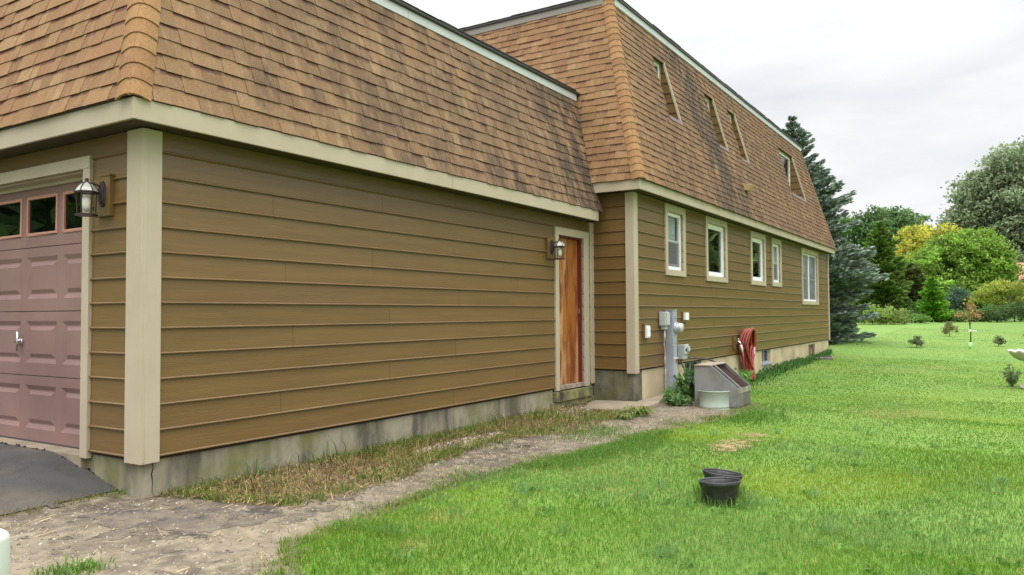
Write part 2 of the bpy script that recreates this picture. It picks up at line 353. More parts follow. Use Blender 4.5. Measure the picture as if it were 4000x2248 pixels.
# corner boards and inside trim
def cboard(x, y, dx, dy, z0, z1, w1, w2):       # L-shaped outside corner board
    m = MB(); t = .036
    xs = sorted((x, x+dx*w1)); ys = sorted((y, y+dy*w2))
    m.box(xs[0] if dx > 0 else xs[0], xs[1], y-t*dy if dy > 0 else y, y if dy > 0 else y+t, z0, z1)
    m.box(x-t*dx if dx > 0 else x, x if dx > 0 else x+t, min(y-t*dy, y+dy*w2), max(y-t*dy, y+dy*w2), z0, z1)
    return m.build('corner_board', M['trim'], house, bevel=.003)
cboard(0, 0, 1, 1, -.032, 2.282, .1147, .148)
cboard(XH, YH, 1, 1, ZHB-.05, 2.691, .11, .095)
m = MB(); m.box(LX-.08, LX+.024, YH-.036, YH, ZHB-.04, 2.691); m.build('corner_board', M['trim'], house, bevel=.003)
m = MB(); m.box(6.858, 6.915, -.026, 0, -.02, 2.29); m.box(6.93, XH-.001, -.024, 0, -.02, 2.29); m.build('inside_corner_trim', M['trim'], house, bevel=.003)

# foundation
m = MB(); m.box(.014, 5.80, .012, .35, -.9, -.001); m.box(6.86, XH+.02, .012, .35, -.9, -.001); m.box(5.80, 6.86, .012, .35, -.9, -.10); m.box(.014, .3, .35, .70, -.9, -.001); m.build('garage_foundation', M['concrete'], house)
m = MB(); m.box(-.03, .40, .70, 5.7, -.9, -.03); m.build('garage_slab_edge', M['slab'], house, bevel=.006)
m = MB(); m.box(XH+.010, XH+.30, YH+.012, -.001, -.9, ZHB-.003); m.build('house_foundation', M['mossy'], house)
m = MB(); m.face([(XH+.31, YH+.3, -.9)]*3) if 0 else None
holed(m, (0, YH+.012, 0), (1, 0, 0), XH+.31, LX, -.9, ZHB-.003, BASEW); m.face([(LX-.001, YH+.012, -.9), (LX-.001, 8.6, -.9), (LX-.001, 8.6, ZHB), (LX-.001, YH+.012, ZHB)])
for h in BASEW:   # reveals
    a, b, c, d = h; y0, y1 = YH+.012, YH+.13
    m.face([(a, y0, c), (a, y1, c), (a, y1, d), (a, y0, d)]); m.face([(b, y0, c), (b, y1, c), (b, y1, d), (b, y0, d)]); m.face([(a, y0, c), (b, y0, c), (b, y1, c), (a, y1, c)])
m.build('house_foundation', M['cream'], house)
# foundation crack under the garage corner board
m = MB(); cr_ = random.Random(2); zz = -.03; xx = .085; P = []
while zz > -.27: P.append((xx, .010, zz)); zz -= .022; xx += cr_.uniform(-.007, .006)
m.tube(P, [.0035*cr_.uniform(.5, 1.3) for _ in P], 5); m.build('foundation_crack', M['backing'], house)
for i, (x, y) in enumerate(((9.07, 0), (13.85, 0), (18.58, 0))):
    a, b, c, d = BASEW[i]
    if i < 2:
        f = MB(); y1 = YH+.10
        f.box(a, a+.07, y1-.04, y1, c, d); f.box(b-.05, b, y1-.04, y1, c, d); f.box(a+.07, b-.05, y1-.04, y1, c, c+.035); f.box(a+.07, b-.05, y1-.04, y1, d-.02, d); f.box((a+b)/2-.015, (a+b)/2+.015, y1-.035, y1-.002, c+.035, d-.02)
        f.box(a-.02, b+.02, YH-.02, y1-.041, c-.03, c+.012)
        wo = f.build('basement_window', M['galv'], house, bevel=.003)
        g = MB(); g.box(a+.07, b-.05, y1-.016, y1-.010, c+.035, d-.02); g.build('pane', M['darkglass'], wo)
    else:
        f = MB(); y1 = YH+.09
        f.box(a+.01, b-.01, y1-.02, y1, c, d-.03); f.box(a, a+.05, y1-.05, y1-.021, c, d); f.box(b-.05, b, y1-.05, y1-.021, c, d); f.box(a+.05, b-.05, y1-.05, y1-.021, d-.05, d)
        f.build('boarded_basement_window', mat('grey_rotten_board', (.26, .19, .12), .9, (.12, .085, .06), 5, (3, 1, .7), bump=.3, bscale=14), house, bevel=.003)

# fascia, soffit
GO, GZB, GZT = .2268, 2.2821, 2.4254
HO, HZB, HZT = .2118, 2.6911, 2.8326
def fascia(pts):
    for P in pts:
        m = MB(); m.box(*P); m.build('fascia', M['trim'], house, bevel=.003)
fascia([(-GO+.0, 3.285, -GO, -GO+.024, GZB, GZT), (3.289, 6.73, -GO, -GO+.024, GZB, GZT), (-GO, -GO+.024, -GO+.0245, 3.4, GZB, GZT), (-GO, -GO+.024, 3.404, 7.6, GZB, GZT)])
hx, hy = XH-HO, YH-HO
fascia([(hx, 10.90, hy, hy+.024, HZB, HZT), (10.904, 16.7, hy, hy+.024, HZB, HZT), (16.704, LX+.02, hy, hy+.024, HZB, HZT), (hx, hx+.024, hy+.0245, .6, HZB, HZT)])
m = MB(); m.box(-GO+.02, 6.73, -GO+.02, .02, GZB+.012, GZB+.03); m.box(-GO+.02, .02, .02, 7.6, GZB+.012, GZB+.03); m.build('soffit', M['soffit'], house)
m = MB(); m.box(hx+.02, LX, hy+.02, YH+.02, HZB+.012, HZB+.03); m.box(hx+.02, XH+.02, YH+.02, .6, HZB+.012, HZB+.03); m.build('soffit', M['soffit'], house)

# mansard slopes ---------------------------------------------------------------
TONES = [((.320, .182, .083), 6), ((.302, .166, .076), 6), ((.285, .155, .076), 4), ((.350, .212, .104), 3), ((.310, .160, .077), 3), ((.262, .144, .070), 2)]
POOL = [c for c, n in TONES for _ in range(n)]
EX = .1135
def slope(O, U, Sd, Nn, length, uL, uR, holes=(), stain=None, seed=1, tabs=(.085, .27), dull=1.0, EX=EX, grey=0.0):
    O, U, Sd, Nn = map(Vector, (O, U, Sd, Nn)); r = random.Random(seed); mb = MB(); n = int(math.ceil(length/EX)); prev = []
    P = lambda u, s_, d: O+U*u+Sd*s_+Nn*d
    for i in range(n):
        s0 = i*EX; s1 = min(s0+EX+.012, length); lo0, lo1, hi0, hi1 = uL(s0), uL(s1), uR(s0), uR(s1)
        u = min(lo0, lo1)-r.uniform(0, .2); end = max(hi0, hi1); tooth = r.random() < .5
        spans = []
        while u < end:
            wd = r.uniform(*tabs)*(1.15 if tooth else .95); spans.append((u, u+wd, tooth)); u += wd; tooth = (not tooth) if r.random() < .8 else tooth
        jig = r.uniform(-.003, .003)
        for a, b, th in spans:
            pieces = [(a, b)]
            for h in holes:
                if h[2] < s0+EX*.5 < h[3]:
                    np_ = []
                    for p, q in pieces:
                        if q <= h[0] or p >= h[1]: np_.append((p, q)); continue
                        if p < h[0]: np_.append((p, h[0]))
                        if q > h[1]: np_.append((h[1], q))
                    pieces = np_
            c = r.choice(POOL); k = r.uniform(.90, 1.10)*dull; c = tuple((q_*k)*(1-grey)+g_*k*grey for q_, g_ in zip(c, (.250, .190, .120)))
            for p, q in pieces:
                p0, q0, p1, q1 = max(p, lo0), min(q, hi0), max(p, lo1), min(q, hi1)
                if q0-p0 < .002 and q1-p1 < .002: continue
                p0, q0 = min(p0, max(q0, p0)), max(q0, p0); p1, q1 = min(p1, max(q1, p1)), max(q1, p1)
                db, dt = (.0170, .0050) if th else (.0120, .003)
                sb = s0+(jig-.004 if th else jig+.003)+r.uniform(-.0015, .0015)
                g = .0008
                A, B, C_, D = P(p0+g, sb, db), P(q0-g, sb, db), P(q1-g, s1, dt), P(p1+g, s1, dt)
                A0, B0 = P(p0+g, sb, 0), P(q0-g, sb, 0)
                def ad(pts, col):
                    ids = []
                    for pt in pts:
                        v = Vector(pt)-O; mb.stv = stain(v.dot(U), v.dot(Sd)) if stain else 0.0; ids.append(mb.vert(pt))
                    mb.f.append(ids); mb.c.append(col)
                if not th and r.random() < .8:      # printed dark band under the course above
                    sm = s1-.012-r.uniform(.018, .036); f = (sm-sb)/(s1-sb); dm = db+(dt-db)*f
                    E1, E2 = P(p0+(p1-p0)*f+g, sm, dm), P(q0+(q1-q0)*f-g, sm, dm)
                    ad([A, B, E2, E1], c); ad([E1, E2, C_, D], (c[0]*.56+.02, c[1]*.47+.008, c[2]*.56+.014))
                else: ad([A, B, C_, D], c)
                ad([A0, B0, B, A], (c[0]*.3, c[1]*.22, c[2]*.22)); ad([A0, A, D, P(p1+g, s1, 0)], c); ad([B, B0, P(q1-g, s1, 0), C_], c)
    # underlay
    mb.stv = .2
    us = sorted({uL(0), uR(0)} | {x for h in holes for x in h[:2]})
    return mb
def underlay(O, U, Sd, length, uL, uR, holes=()):
    O, U, Sd = map(Vector, (O, U, Sd)); m = MB(); ss = sorted({0, length} | {x for h in holes for x in h[2:]})
    for a, b in zip(ss, ss[1:]):
        cuts = [(None, None)]
        act = sorted([h for h in holes if h[2] < (a+b)/2 < h[3]])
        left = 'L'
        for h in act+[None]:
            def pt(e, s_): return O+U*(uL(s_) if e == 'L' else uR(s_) if e == 'R' else e)+Sd*s_
            rt = h[0] if h else 'R'
            m.face([pt(left, a), pt(rt, a), pt(rt, b), pt(left, b)])
            left = h[1] if h else None
    return m
def hipcaps(Bp, H, a1, a2, n1, n2, length, w=.135, seed=1, name='hip_cap', EX=EX):
    r = random.Random(seed); mb = MB(); H = Vector(H).normalized(); nm = (Vector(n1)+Vector(n2)).normalized(); i = 0
    while i*EX < length:
        s0 = i*EX; s1 = min(s0+EX+.02, length+.01)
        c = r.choice(POOL[:14]); k = r.uniform(.95, 1.12); c = (c[0]*k, c[1]*k, c[2]*k)
        rows = []
        for s_, d in ((s0, 0.004), (s0+.0005, .019), (s1, .009)):
            p = Vector(Bp)+H*s_; A = p+a1*w+n1*d; B = p+a2*w+n2*d; mid = p+nm*(d-.012); C_ = 2*mid-.5*(A+B)
            rows.append([(1-t)**2*A+2*t*(1-t)*C_+t*t*B for t in [j/10 for j in range(11)]])
        mb.grid(rows, col=c); i += 1
    return mb.build(name, M['shingle'], house)

def mk(sl): n = math.sqrt(1+sl*sl); return 1/n, sl/n       # run and rise per metre of slope
# garage: long side
sg, sf = 3.25, 3.45
gx0, gy0, gz0, gz1 = -.245, -.225, GZT+.002, 4.155
ru, ri = mk(sg); Lg = (gz1-gz0)/ri
xhs = lambda z: hx-.012+max(0, z-HZT)/3.6
uLg = lambda q: gx0+(q*ri)/sf
uRg = lambda q: xhs(gz0+q*ri)+.02
def st_g(u, q):
    a = max(0, 1-abs(u-6.5)/1.7)*.95; b = max(0, 1-abs(u-4.6)/1.3)*.9*max(0, 1-q/1.3); c = .40*max(0, min(1, (u-.3)/1.5)); d = max(0, 1-abs(u-2.9)/.5)*.55*max(0, 1-abs(q-.9)/.7); e = max(0, 1-abs(u-.95)/.25)*.8*max(0, 1-abs(q-.35)/.4)
    return min(1, max(a, b, c, d, e))
Og, Ug, Sg, Ng = (0, gy0, gz0), (1, 0, 0), (0, ru, ri), (0, -ri, ru)
slope(Og, Ug, Sg, Ng, Lg, uLg, uRg, stain=st_g, seed=21, dull=.90, EX=.130, grey=.34).build('mansard_slope', M['shingle'], house)
underlay((0, gy0+.004, gz0), Ug, Sg, Lg, uLg, uRg).build('roof_deck', M['membrane'], house)
# garage: front
rf_, rif = mk(sf); Lf_ = (gz1-gz0)/rif
uLf = lambda q: gy0+(q*rif)/sg
slope((gx0, 0, gz0), (0, 1, 0), (rf_, 0, rif), (-rif, 0, rf_), Lf_, uLf, lambda q: 7.65, stain=lambda u, q: .06, seed=22, EX=.130, grey=.12).build('mansard_slope', M['shingle'], house)
underlay((gx0+.004, 0, gz0), (0, 1, 0), (rf_, 0, rif), Lf_, uLf, lambda q: 7.65).build('roof_deck', M['membrane'], house)
Hd = Vector((1/sf, 1/sg, 1)); hl = (gz1+.1-gz0)*Hd.length
def perp(H, n, side): a = Vector(n).cross(Vector(H).normalized()); a.normalize(); return a if a.dot(Vector(side)) > 0 else -a
n1, n2 = Vector(Ng), Vector((-rif, 0, rf_))
hipcaps((gx0, gy0, gz0+.012), Hd, perp(Hd, n1, (1, 0, 0)), perp(Hd, n2, (0, 1, 0)), n1, n2, hl, .135, 31, EX=.130)
# garage roof edge trim and flat roof
gty = gy0+(gz1-gz0)/sg; gtx = gx0+(gz1-gz0)/sf
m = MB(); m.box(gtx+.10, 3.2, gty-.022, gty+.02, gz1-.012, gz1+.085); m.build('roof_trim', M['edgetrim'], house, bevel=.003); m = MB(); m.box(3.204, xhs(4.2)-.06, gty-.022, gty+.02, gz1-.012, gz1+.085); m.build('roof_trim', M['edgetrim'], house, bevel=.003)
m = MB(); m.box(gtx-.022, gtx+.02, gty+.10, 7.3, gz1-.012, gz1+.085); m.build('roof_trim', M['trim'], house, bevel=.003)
m = MB(); m.box(gtx-.05, 7.22, gty-.05, 7.3, gz1+.085, gz1+.128); m.build('flat_roof', M['membrane'], house, bevel=.012)
m = MB(); wob = random.Random(4); xx = gtx
while xx < 6.9:
    l = wob.uniform(.15, .5); m.box(xx, xx+l, gty-.052-wob.uniform(0, .008), gty+.3, gz1+.1285, gz1+.131+wob.uniform(.002, .014)); xx += l
m.build('roof_edge_shingles', M['membrane'], house)

# main block
sh = 3.6; hz0, hz1 = HZT+.002, 5.73; rh, rih = mk(sh); Lh = (hz1-hz0)/rih
hx0, hy0 = hx-.012, hy-.025
zs = lambda z: (z-hz0)/rih
DORM = [(8.86, 9.41, 4.20, 5.27), (11.48, 12.06, 4.20, 5.27), (12.98, 13.55, 4.19, 5.27), (17.30, 18.98, 4.01, 5.24)]
DH = [(a, b, zs(c), zs(d)) for a, b, c, d in DORM]
hxe = LX+.03; se = 4.2
def st_h(u, q):
    p = q/Lh; cx = 10.4+1.1*(1-p)
    a = min(1, 1.25*max(0, 1-abs(u-cx)/(1.15+.9*(1-p)))); b = max(0, 1-abs(u-13.1)/.9)*.6*max(0, 1-q/.9); c = .40*min(1, max(0, (u-7.3)/1.0))
    d = max(0, 1-abs(u-16.6)/1.2)*.5; e_ = max(0, 1-abs(u-9.3)/.5)*.5*max(0, (q-2.3)/.6)
    return min(1, max(a, b, c, d, e_))
uLh = lambda q: hx0+q*rih/sh
uRh = lambda q: hxe-q*rih/se
slope((0, hy0, hz0), (1, 0, 0), (0, rh, rih), (0, -rih, rh), Lh, uLh, uRh, DH, st_h, seed=41, dull=.85, grey=.16).build('mansard_slope', M['shingle'], house)
underlay((0, hy0+.004, hz0), (1, 0, 0), (0, rh, rih), Lh, uLh, uRh, DH).build('roof_deck', M['membrane'], house)
uLs = lambda q: hy0+q*rih/sh
slope((hx0, 0, hz0), (0, 1, 0), (rh, 0, rih), (-rih, 0, rh), Lh, uLs, lambda q: 8.7, stain=lambda u, q: .10, seed=42, grey=.08, dull=.96).build('mansard_slope', M['shingle'], house)
underlay((hx0+.004, 0, hz0), (0, 1, 0), (rh, 0, rih), Lh, uLs, lambda q: 8.7).build('roof_deck', M['membrane'], house)
re_, rie = mk(se)
slope((hxe, 0, hz0), (0, 1, 0), (-re_, 0, rie), (rie, 0, re_), (hz1-hz0)/rie, lambda q: hy0+q*rie/sh, lambda q: 8.7, seed=43).build('mansard_slope', M['shingle'], house)
Hd = Vector((1/sh, 1/sh, 1)); n1, n2 = Vector((0, -rih, rh)), Vector((-rih, 0, rh))
hipcaps((hx0, hy0, hz0+.012), Hd, perp(Hd, n1, (1, 0, 0)), perp(Hd, n2, (0, 1, 0)), n1, n2, (hz1+.13-hz0)*Hd.length, .135, 33)
Hd = Vector((-1/se, 1/sh, 1)); n2 = Vector((rie, 0, re_))
hipcaps((hxe, hy0, hz0-.004), Hd, perp(Hd, n1, (-1, 0, 0)), perp(Hd, n2, (0, 1, 0)), n1, n2, (hz1+.02-hz0)*Hd.length, .09, 34)
hty = hy0+(hz1-hz0)/sh; htx = hx0+(hz1-hz0)/sh; hte = hxe-(hz1-hz0)/se
m = MB()
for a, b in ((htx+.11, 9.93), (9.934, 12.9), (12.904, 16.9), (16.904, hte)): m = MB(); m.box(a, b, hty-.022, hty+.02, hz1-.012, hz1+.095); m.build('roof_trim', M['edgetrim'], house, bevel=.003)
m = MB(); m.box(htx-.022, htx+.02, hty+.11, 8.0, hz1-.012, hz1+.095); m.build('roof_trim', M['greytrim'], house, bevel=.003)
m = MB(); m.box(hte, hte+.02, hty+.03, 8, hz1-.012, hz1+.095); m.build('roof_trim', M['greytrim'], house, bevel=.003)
for bx_ in ((gx0+.02, 6.76, gy0+.004, gy0+.08, GZT+.0005, GZT+.022), (gx0+.004, gx0+.08, gy0+.0805, 7.6, GZT+.0005, GZT+.022), (hx0+.02, hxe, hy0+.004, hy0+.08, HZT+.0005, HZT+.022), (hx0+.004, hx0+.08, hy0+.0805, .5, HZT+.0005, HZT+.022)):
    m = MB(); m.box(*bx_); m.build('eave_shadow_board', M['membrane'], house)  # dark filler board closing the eave gap, doubling as the shingles' shadow line
m = MB(); m.box(htx-.045, hte+.03, hty-.045, 8.0, hz1+.095, hz1+.135); xx = htx
while xx < hte-.5:
    l = wob.uniform(.15, .5); m.box(xx, xx+l, hty-.047-wob.uniform(0, .008), hty+.3, hz1+.1355, hz1+.138+wob.uniform(.002, .014)); xx += l
yy = hty
while yy < 7:
    l = wob.uniform(.15, .5); m.box(htx-.047-wob.uniform(0, .008), htx+.3, yy, yy+l, hz1+.1355, hz1+.138+wob.uniform(.002, .014)); yy += l
m.build('flat_roof', M['membrane'], house)
m = MB()     # flashing where the garage slope dies into the house wall
za, zb_ = gz0, HZB+.02
pa = lambda z, x, d: (x, gy0+(z-gz0)/sg-d, z)
m.face([pa(za-.01, 6.775, .012), pa(za-.01, 6.84, .02), pa(zb_+.12, 6.81, .02), pa(zb_+.12, 6.765, .012)]); m.face([pa(za-.01, 6.84, .02), pa(za-.01, 6.875, -.02), pa(zb_+.12, 6.845, -.02), pa(zb_+.12, 6.81, .02)])
m.build('step_flashing', M['flash'], house, solid=.004)

# dormer recesses: a window set upright in the slope, cheeks clad in siding
for i, (a, b, c, d) in enumerate(DORM):
    pl = lambda z: hy0+(z-hz0)/sh                 # y of the slope
    yb = pl(d)+.07                                # the window plane
    t = MB(); cw = .05
    t.box(a, a+cw, yb-.02, yb+.02, c, d); t.box(b-cw, b, yb-.02, yb+.02, c, d); t.box(a+cw, b-cw, yb-.02, yb+.02, d-cw, d); t.box(a+cw, b-cw, yb-.02, yb+.02, c, c+.35)
    ro = t.build('dormer_window', M['trim'], house, bevel=.003)
    for x, sgn in ((a, 1), (b, -1)):              # cheeks (boards lapped)
        z = c; dr = MB()
        while z < d-.01:
            z2 = min(z+HC, d); xo = x+sgn*.020; xi = x+sgn*.002
            dr.face([(xo, pl(z), z), (xo, yb, z), (xi, yb, z2), (xi, pl(z2), z2)]); dr.face([(xo, pl(z), z), (xo, yb, z), (x, yb, z), (x, pl(z), z)]); z = z2
        dr.build('dormer_cheek', M['siding'], ro)
    t = MB(); w_ = -.022; x = b
    t.hexa([(x, pl(c)-.018, c), (x+w_, pl(c)-.018, c), (x, pl(c)+.02, c), (x+w_, pl(c)+.02, c), (x, pl(d)-.018, d), (x+w_, pl(d)-.018, d), (x, pl(d)+.02, d), (x+w_, pl(d)+.02, d)])
    t.build('slope_trim', M['trim'], ro, bevel=.003)
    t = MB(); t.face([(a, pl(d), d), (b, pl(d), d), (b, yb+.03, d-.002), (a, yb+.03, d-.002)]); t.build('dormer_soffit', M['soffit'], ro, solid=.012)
    t = MB(); t.face([(a-.02, pl(c-.06)-.014, c-.06), (b+.02, pl(c-.06)-.014, c-.06), (b+.02, pl(c)-.012, c+.002), (a-.02, pl(c)-.012, c+.002)]); t.face([(a, pl(c)-.012, c+.002), (b, pl(c)-.012, c+.002), (b, yb, c+.05), (a, yb, c+.05)]); t.build('sill_flashing', M['flash'], ro, solid=.004)
    t = MB(); p0, p1, z0, z1 = a+cw, b-cw, c+.35, d-cw; fw = .035
    t.box(p0, p0+fw, yb-.012, yb+.03, z0, z1); t.box(p1-fw, p1, yb-.012, yb+.03, z0, z1); t.box(p0+fw, p1-fw, yb-.012, yb+.03, z0, z0+fw); t.box(p0+fw, p1-fw, yb-.012, yb+.03, z1-fw, z1)
    t.build('window_frame', M['white'], ro, bevel=.003)
    t = MB(); t.box(p0+fw, p1-fw, yb+.012, yb+.018, z0+fw, z1-fw); t.build('pane', M['darkglass'], ro)
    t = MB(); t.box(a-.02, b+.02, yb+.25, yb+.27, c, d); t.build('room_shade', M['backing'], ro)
m = MB(); m.hexa([(12.38, -.80, 3.40), (12.56, -.80, 3.40), (12.38, -.60, 3.44), (12.56, -.60, 3.44), (12.38, -.86, 3.52), (12.56, -.86, 3.52), (12.38, -.60, 3.58), (12.56, -.60, 3.58)]); m.build('roof_vent', mat('tan_vent', (.40, .27, .13), .6), house, bevel=.006)

# main-block windows
for i, ((a, b, c, d, kind), (p, q, r0, r1)) in enumerate(zip(WINS, HOLES)):
    y = YH; t = MB(); pr = .034
    t.box(a, p, y-pr, y+.01, c, d); t.box(q, b, y-pr, y+.01, c, d); t.box(p, q, y-pr-.002, y+.01, c, r0); t.box(p, q, y-pr-.002, y+.01, r1, d)
    yr = y+.055
    t.box(p, p+.008, y+.0105, yr, r0, r1); t.box(q-.008, q, y+.0105, yr, r0, r1); t.box(p+.008, q-.008, y+.0105, yr, r0, r0+.008); t.box(p+.008, q-.008, y+.0105, yr, r1-.008, r1)
    wo = t.build('window', M['trim'], house, bevel=.003)
    p, q, r0, r1 = p+.008, q-.008, r0+.008, r1-.008; yf = y+.012; t = MB(); fw = .05 if kind != 'double' else .04
    t.box(p, p+fw, yf, yr, r0, r1); t.box(q-fw, q, yf, yr, r0, r1); t.box(p+fw, q-fw, yf, yr, r0, r0+fw); t.box(p+fw, q-fw, yf, yr, r1-fw, r1)
    if kind == 'double': mid = (p+q)/2-.03; t.box(mid-.04, mid+.04, yf-.004, yr, r0+fw, r1-fw)
    t.build('window_frame', M['white'], wo, bevel=.004)
    bays = [(p+fw, q-fw)] if kind != 'double' else [(p+fw, mid-.04), (mid+.04, q-fw)]
    for g0, g1 in bays:
        zA, zB = r0+fw, r1-fw
        if kind == 'fixed':
            t = MB(); t.box(g0, g0+.03, yf+.012, yr, zA, zB); t.box(g1-.03, g1, yf+.012, yr, zA, zB); t.box(g0+.03, g1-.03, yf+.012, yr, zA, zA+.03); t.box(g0+.03, g1-.03, yf+.012, yr, zB-.03, zB); t.build('sash', M['white'], wo, bevel=.003)
            t = MB(); t.box(g0+.03, g1-.03, yf+.026, yf+.032, zA+.03, zB-.03); t.build('pane', M['glass'], wo)
        else:
            zm = zA+(zB-zA)*(.5 if kind == 'hung' else .47); t = MB(); sw = .045 if kind == 'hung' else .03
            t.box(g0, g0+.022, yf+.022, yr, zA, zB); t.box(g1-.022, g1, yf+.022, yr, zA, zB); t.box(g0+.022, g1-.022, yf+.018, yr, zm-.022, zm+.022); t.box(g0+.022, g0+sw, yf+.02, yr, zA, zm-.022); t.box(g1-sw, g1-.022, yf+.02, yr, zA, zm-.022); t.box(g0+sw, g1-sw, yf+.02, yr, zA, zA+sw)
            t.build('sash', mat('grey_sash', (.42, .43, .44), .5) if 'grey_sash' not in bpy.data.materials else bpy.data.materials['grey_sash'], wo, bevel=.003)
            t = MB(); t.box(g0+.022, g1-.022, yf+.030, yf+.035, zA, zB); t.build('pane', M['glass'], wo)
            t = MB(); nn = 40; yc = yr+.035
            t.grid([[(g0+(g1-g0)*j/nn, yc+.022*math.sin(j*1.15)+.01*math.sin(j*.37+i), z) for j in range(nn+1)] for z in ((zm if kind == 'hung' else zA), zB)]); t.build('curtain', M['curtain'], wo, smooth=True)
            t = MB(); t.face([(g0+.004, yf+.014, zA), (g1-.004, yf+.014, zA), (g1-.004, yf+.014, zB if kind == 'double' else zm), (g0+.004, yf+.014, zB if kind == 'double' else zm)]); t.build('insect_screen', M['screen'], wo)
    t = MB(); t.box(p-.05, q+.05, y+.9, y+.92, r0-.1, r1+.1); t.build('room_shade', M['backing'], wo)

# side door
m = MB(); a, b, c, d = DOORH
m.box(5.82, a, -.034, .01, -.04, d); m.box(b, 6.80, -.034, .01, -.04, d); m.box(5.82, 6.80, -.036, .01, d, 2.14); m.build('door_trim', M['trim'], house, bevel=.003)
m = MB(); m.box(a, a+.018, .0105, .12, -.02, d); m.box(b-.018, b, .0105, .12, -.02, d); m.box(a+.018, b-.018, .0105, .12, d-.018, d); m.build('door_jamb', M['redjamb'], house)
m = MB(); m.box(a+.020, b-.020, .064, .106, .02, d-.02); do = m.build('side_door', M['wood'], house, bevel=.003); tag(do, 'weathered orange brown plywood side door')
m = MB(); m.box(b-.0195, b-.0175, .03, .055, .98, 1.05); m.build('strike_plate', M['chrome'], do)
m = MB(); m.box(a-.005, b+.005, -.03, .12, -.035, .016); m.build('door_threshold', mat('grey_sill', (.33, .29, .25), .7, (.2, .15, .1), 9), house, bevel=.004)
m = MB(); m.box(5.80, 6.86, -.045, .02, -.19, -.052); m.box(5.72, 6.97, -.02, .02, -.9, -.192); m.build('door_sill_block', mat('moss_green_concrete', (.22, .22, .07), .95, (.10, .095, .06), 6, bump=.4, bscale=40, c3=(.03, .03, .022), scale3=2.5, lo3=.5, hi3=.62), house, bevel=.01)

# overhead garage door
m = MB(); XD = .12; ZS = [-.028, .503, 1.026, 1.55, 2.09]; y0, y1 = .70, 5.64; pitch_ = .555; cols = [(1.338+(k-1)*pitch_, 1.812+(k-1)*pitch_) for k in range(0, 8)]
def gpanel(u0, u1, za, zb):    # raised panel: groove and field
    def R_(i, x): return [(x, u0+i, za+i), (x, u1-i, za+i), (x, u1-i, zb-i), (x, u0+i, zb-i)]
    rings = [R_(0, XD), R_(.035, XD+.016), R_(.045, XD+.016), R_(.075, XD+.002)]
    for A, B in zip(rings, rings[1:]):
        for k in range(4): m.face([A[k], A[(k+1) % 4], B[(k+1) % 4], B[k]])
    m.face(rings[-1])
for k, (za, zb) in enumerate(zip(ZS, ZS[1:])):
    g = .003; za, zb = za+g, zb-g; hs = [(u0, u1, za+.10, zb-.075) if k < 3 else (u0, u1, 1.648, 1.968) for u0, u1 in cols]
    holed(m, (XD, 0, 0), (0, 1, 0), y0, y1, za, zb, hs)
    m.face([(XD, y0, za), (XD, y1, za), (XD+.04, y1, za), (XD+.04, y0, za)]); m.face([(XD, y0, zb), (XD, y1, zb), (XD+.04, y1, zb), (XD+.04, y0, zb)])
    if k < 3:
        for h in hs: gpanel(*h)
m.box(XD+.045, XD+.05, y0, y1, ZS[0], 1.62)
gd = m.build('garage_door', M['doorpink'], house)
tag(gd, 'faded maroon raised panel overhead door')
for u0, u1 in cols:
    f = MB(); za, zb = 1.648, 1.968; fw = .022
    f.box(XD-.008, XD+.02, u0, u0+fw, za, zb); f.box(XD-.008, XD+.02, u1-fw, u1, za, zb); f.box(XD-.008, XD+.02, u0+fw, u1-fw, za, za+fw); f.box(XD-.008, XD+.02, u0+fw, u1-fw, zb-fw, zb)
    f.build('window_frame', M['pinkframe'], gd, bevel=.003)
    g = MB(); g.box(XD+.006, XD+.011, u0+fw, u1-fw, za+fw, zb-fw); g.build('pane', M['darkglass'], gd)
h = MB(); h.box(XD-.012, XD+.002, 1.86, 1.90, .745, .80); h.tube([(XD-.03, 1.88, .86), (XD-.034, 1.88, .70)], [.012, .008], 8); h.tube([(XD-.03, 1.88, .78), (XD, 1.88, .775)], .010, 8); h.tube([(XD-.03, 1.84, .79), (XD-.03, 1.92, .775)], .009, 8); h.build('handle', M['chrome'], gd, smooth=True)
h = MB(); h.tube([(XD-.004, y0, -.032), (XD-.004, y1, -.032)], .012, 8); h.build('bottom_seal', M['tar'], gd)
m = MB(); m.box(-.034, .01, .622, .712, -.05, 2.072); m.box(-.036, .01, .622, 5.74, 2.072, 2.165); m.box(-.034, .01, 5.65, 5.74, -.05, 2.072); m.box(.0105, XD+.04, .700, .712, -.05, 2.072); m.box(.0105, XD+.04, .712, 5.65, 2.06, 2.074); m.box(XD-.03, XD-.006, .712, 5.65, 2.03, 2.0595); m.build('garage_door_trim', M['trim'], house, bevel=.003)
m = MB(); m.box(.6, .62, .3, 6, -.03, 2.3); m.build('garage_interior', mat('dim_garage_interior', (.16, .19, .17), .8), house)
# lamp mounting blocks
m = MB(); m.box(-.045, -.001, .345, .535, 1.70, 1.985); m.box(-.05, -.0005, .34, .47, 1.9855, 2.0); m.build('lamp_block', M['siding'], house, bevel=.003)
m = MB(); m.box(5.60, 5.81, -.042, -.001, 1.70, 1.975); m.build('lamp_block', M['siding'], house, bevel=.003)

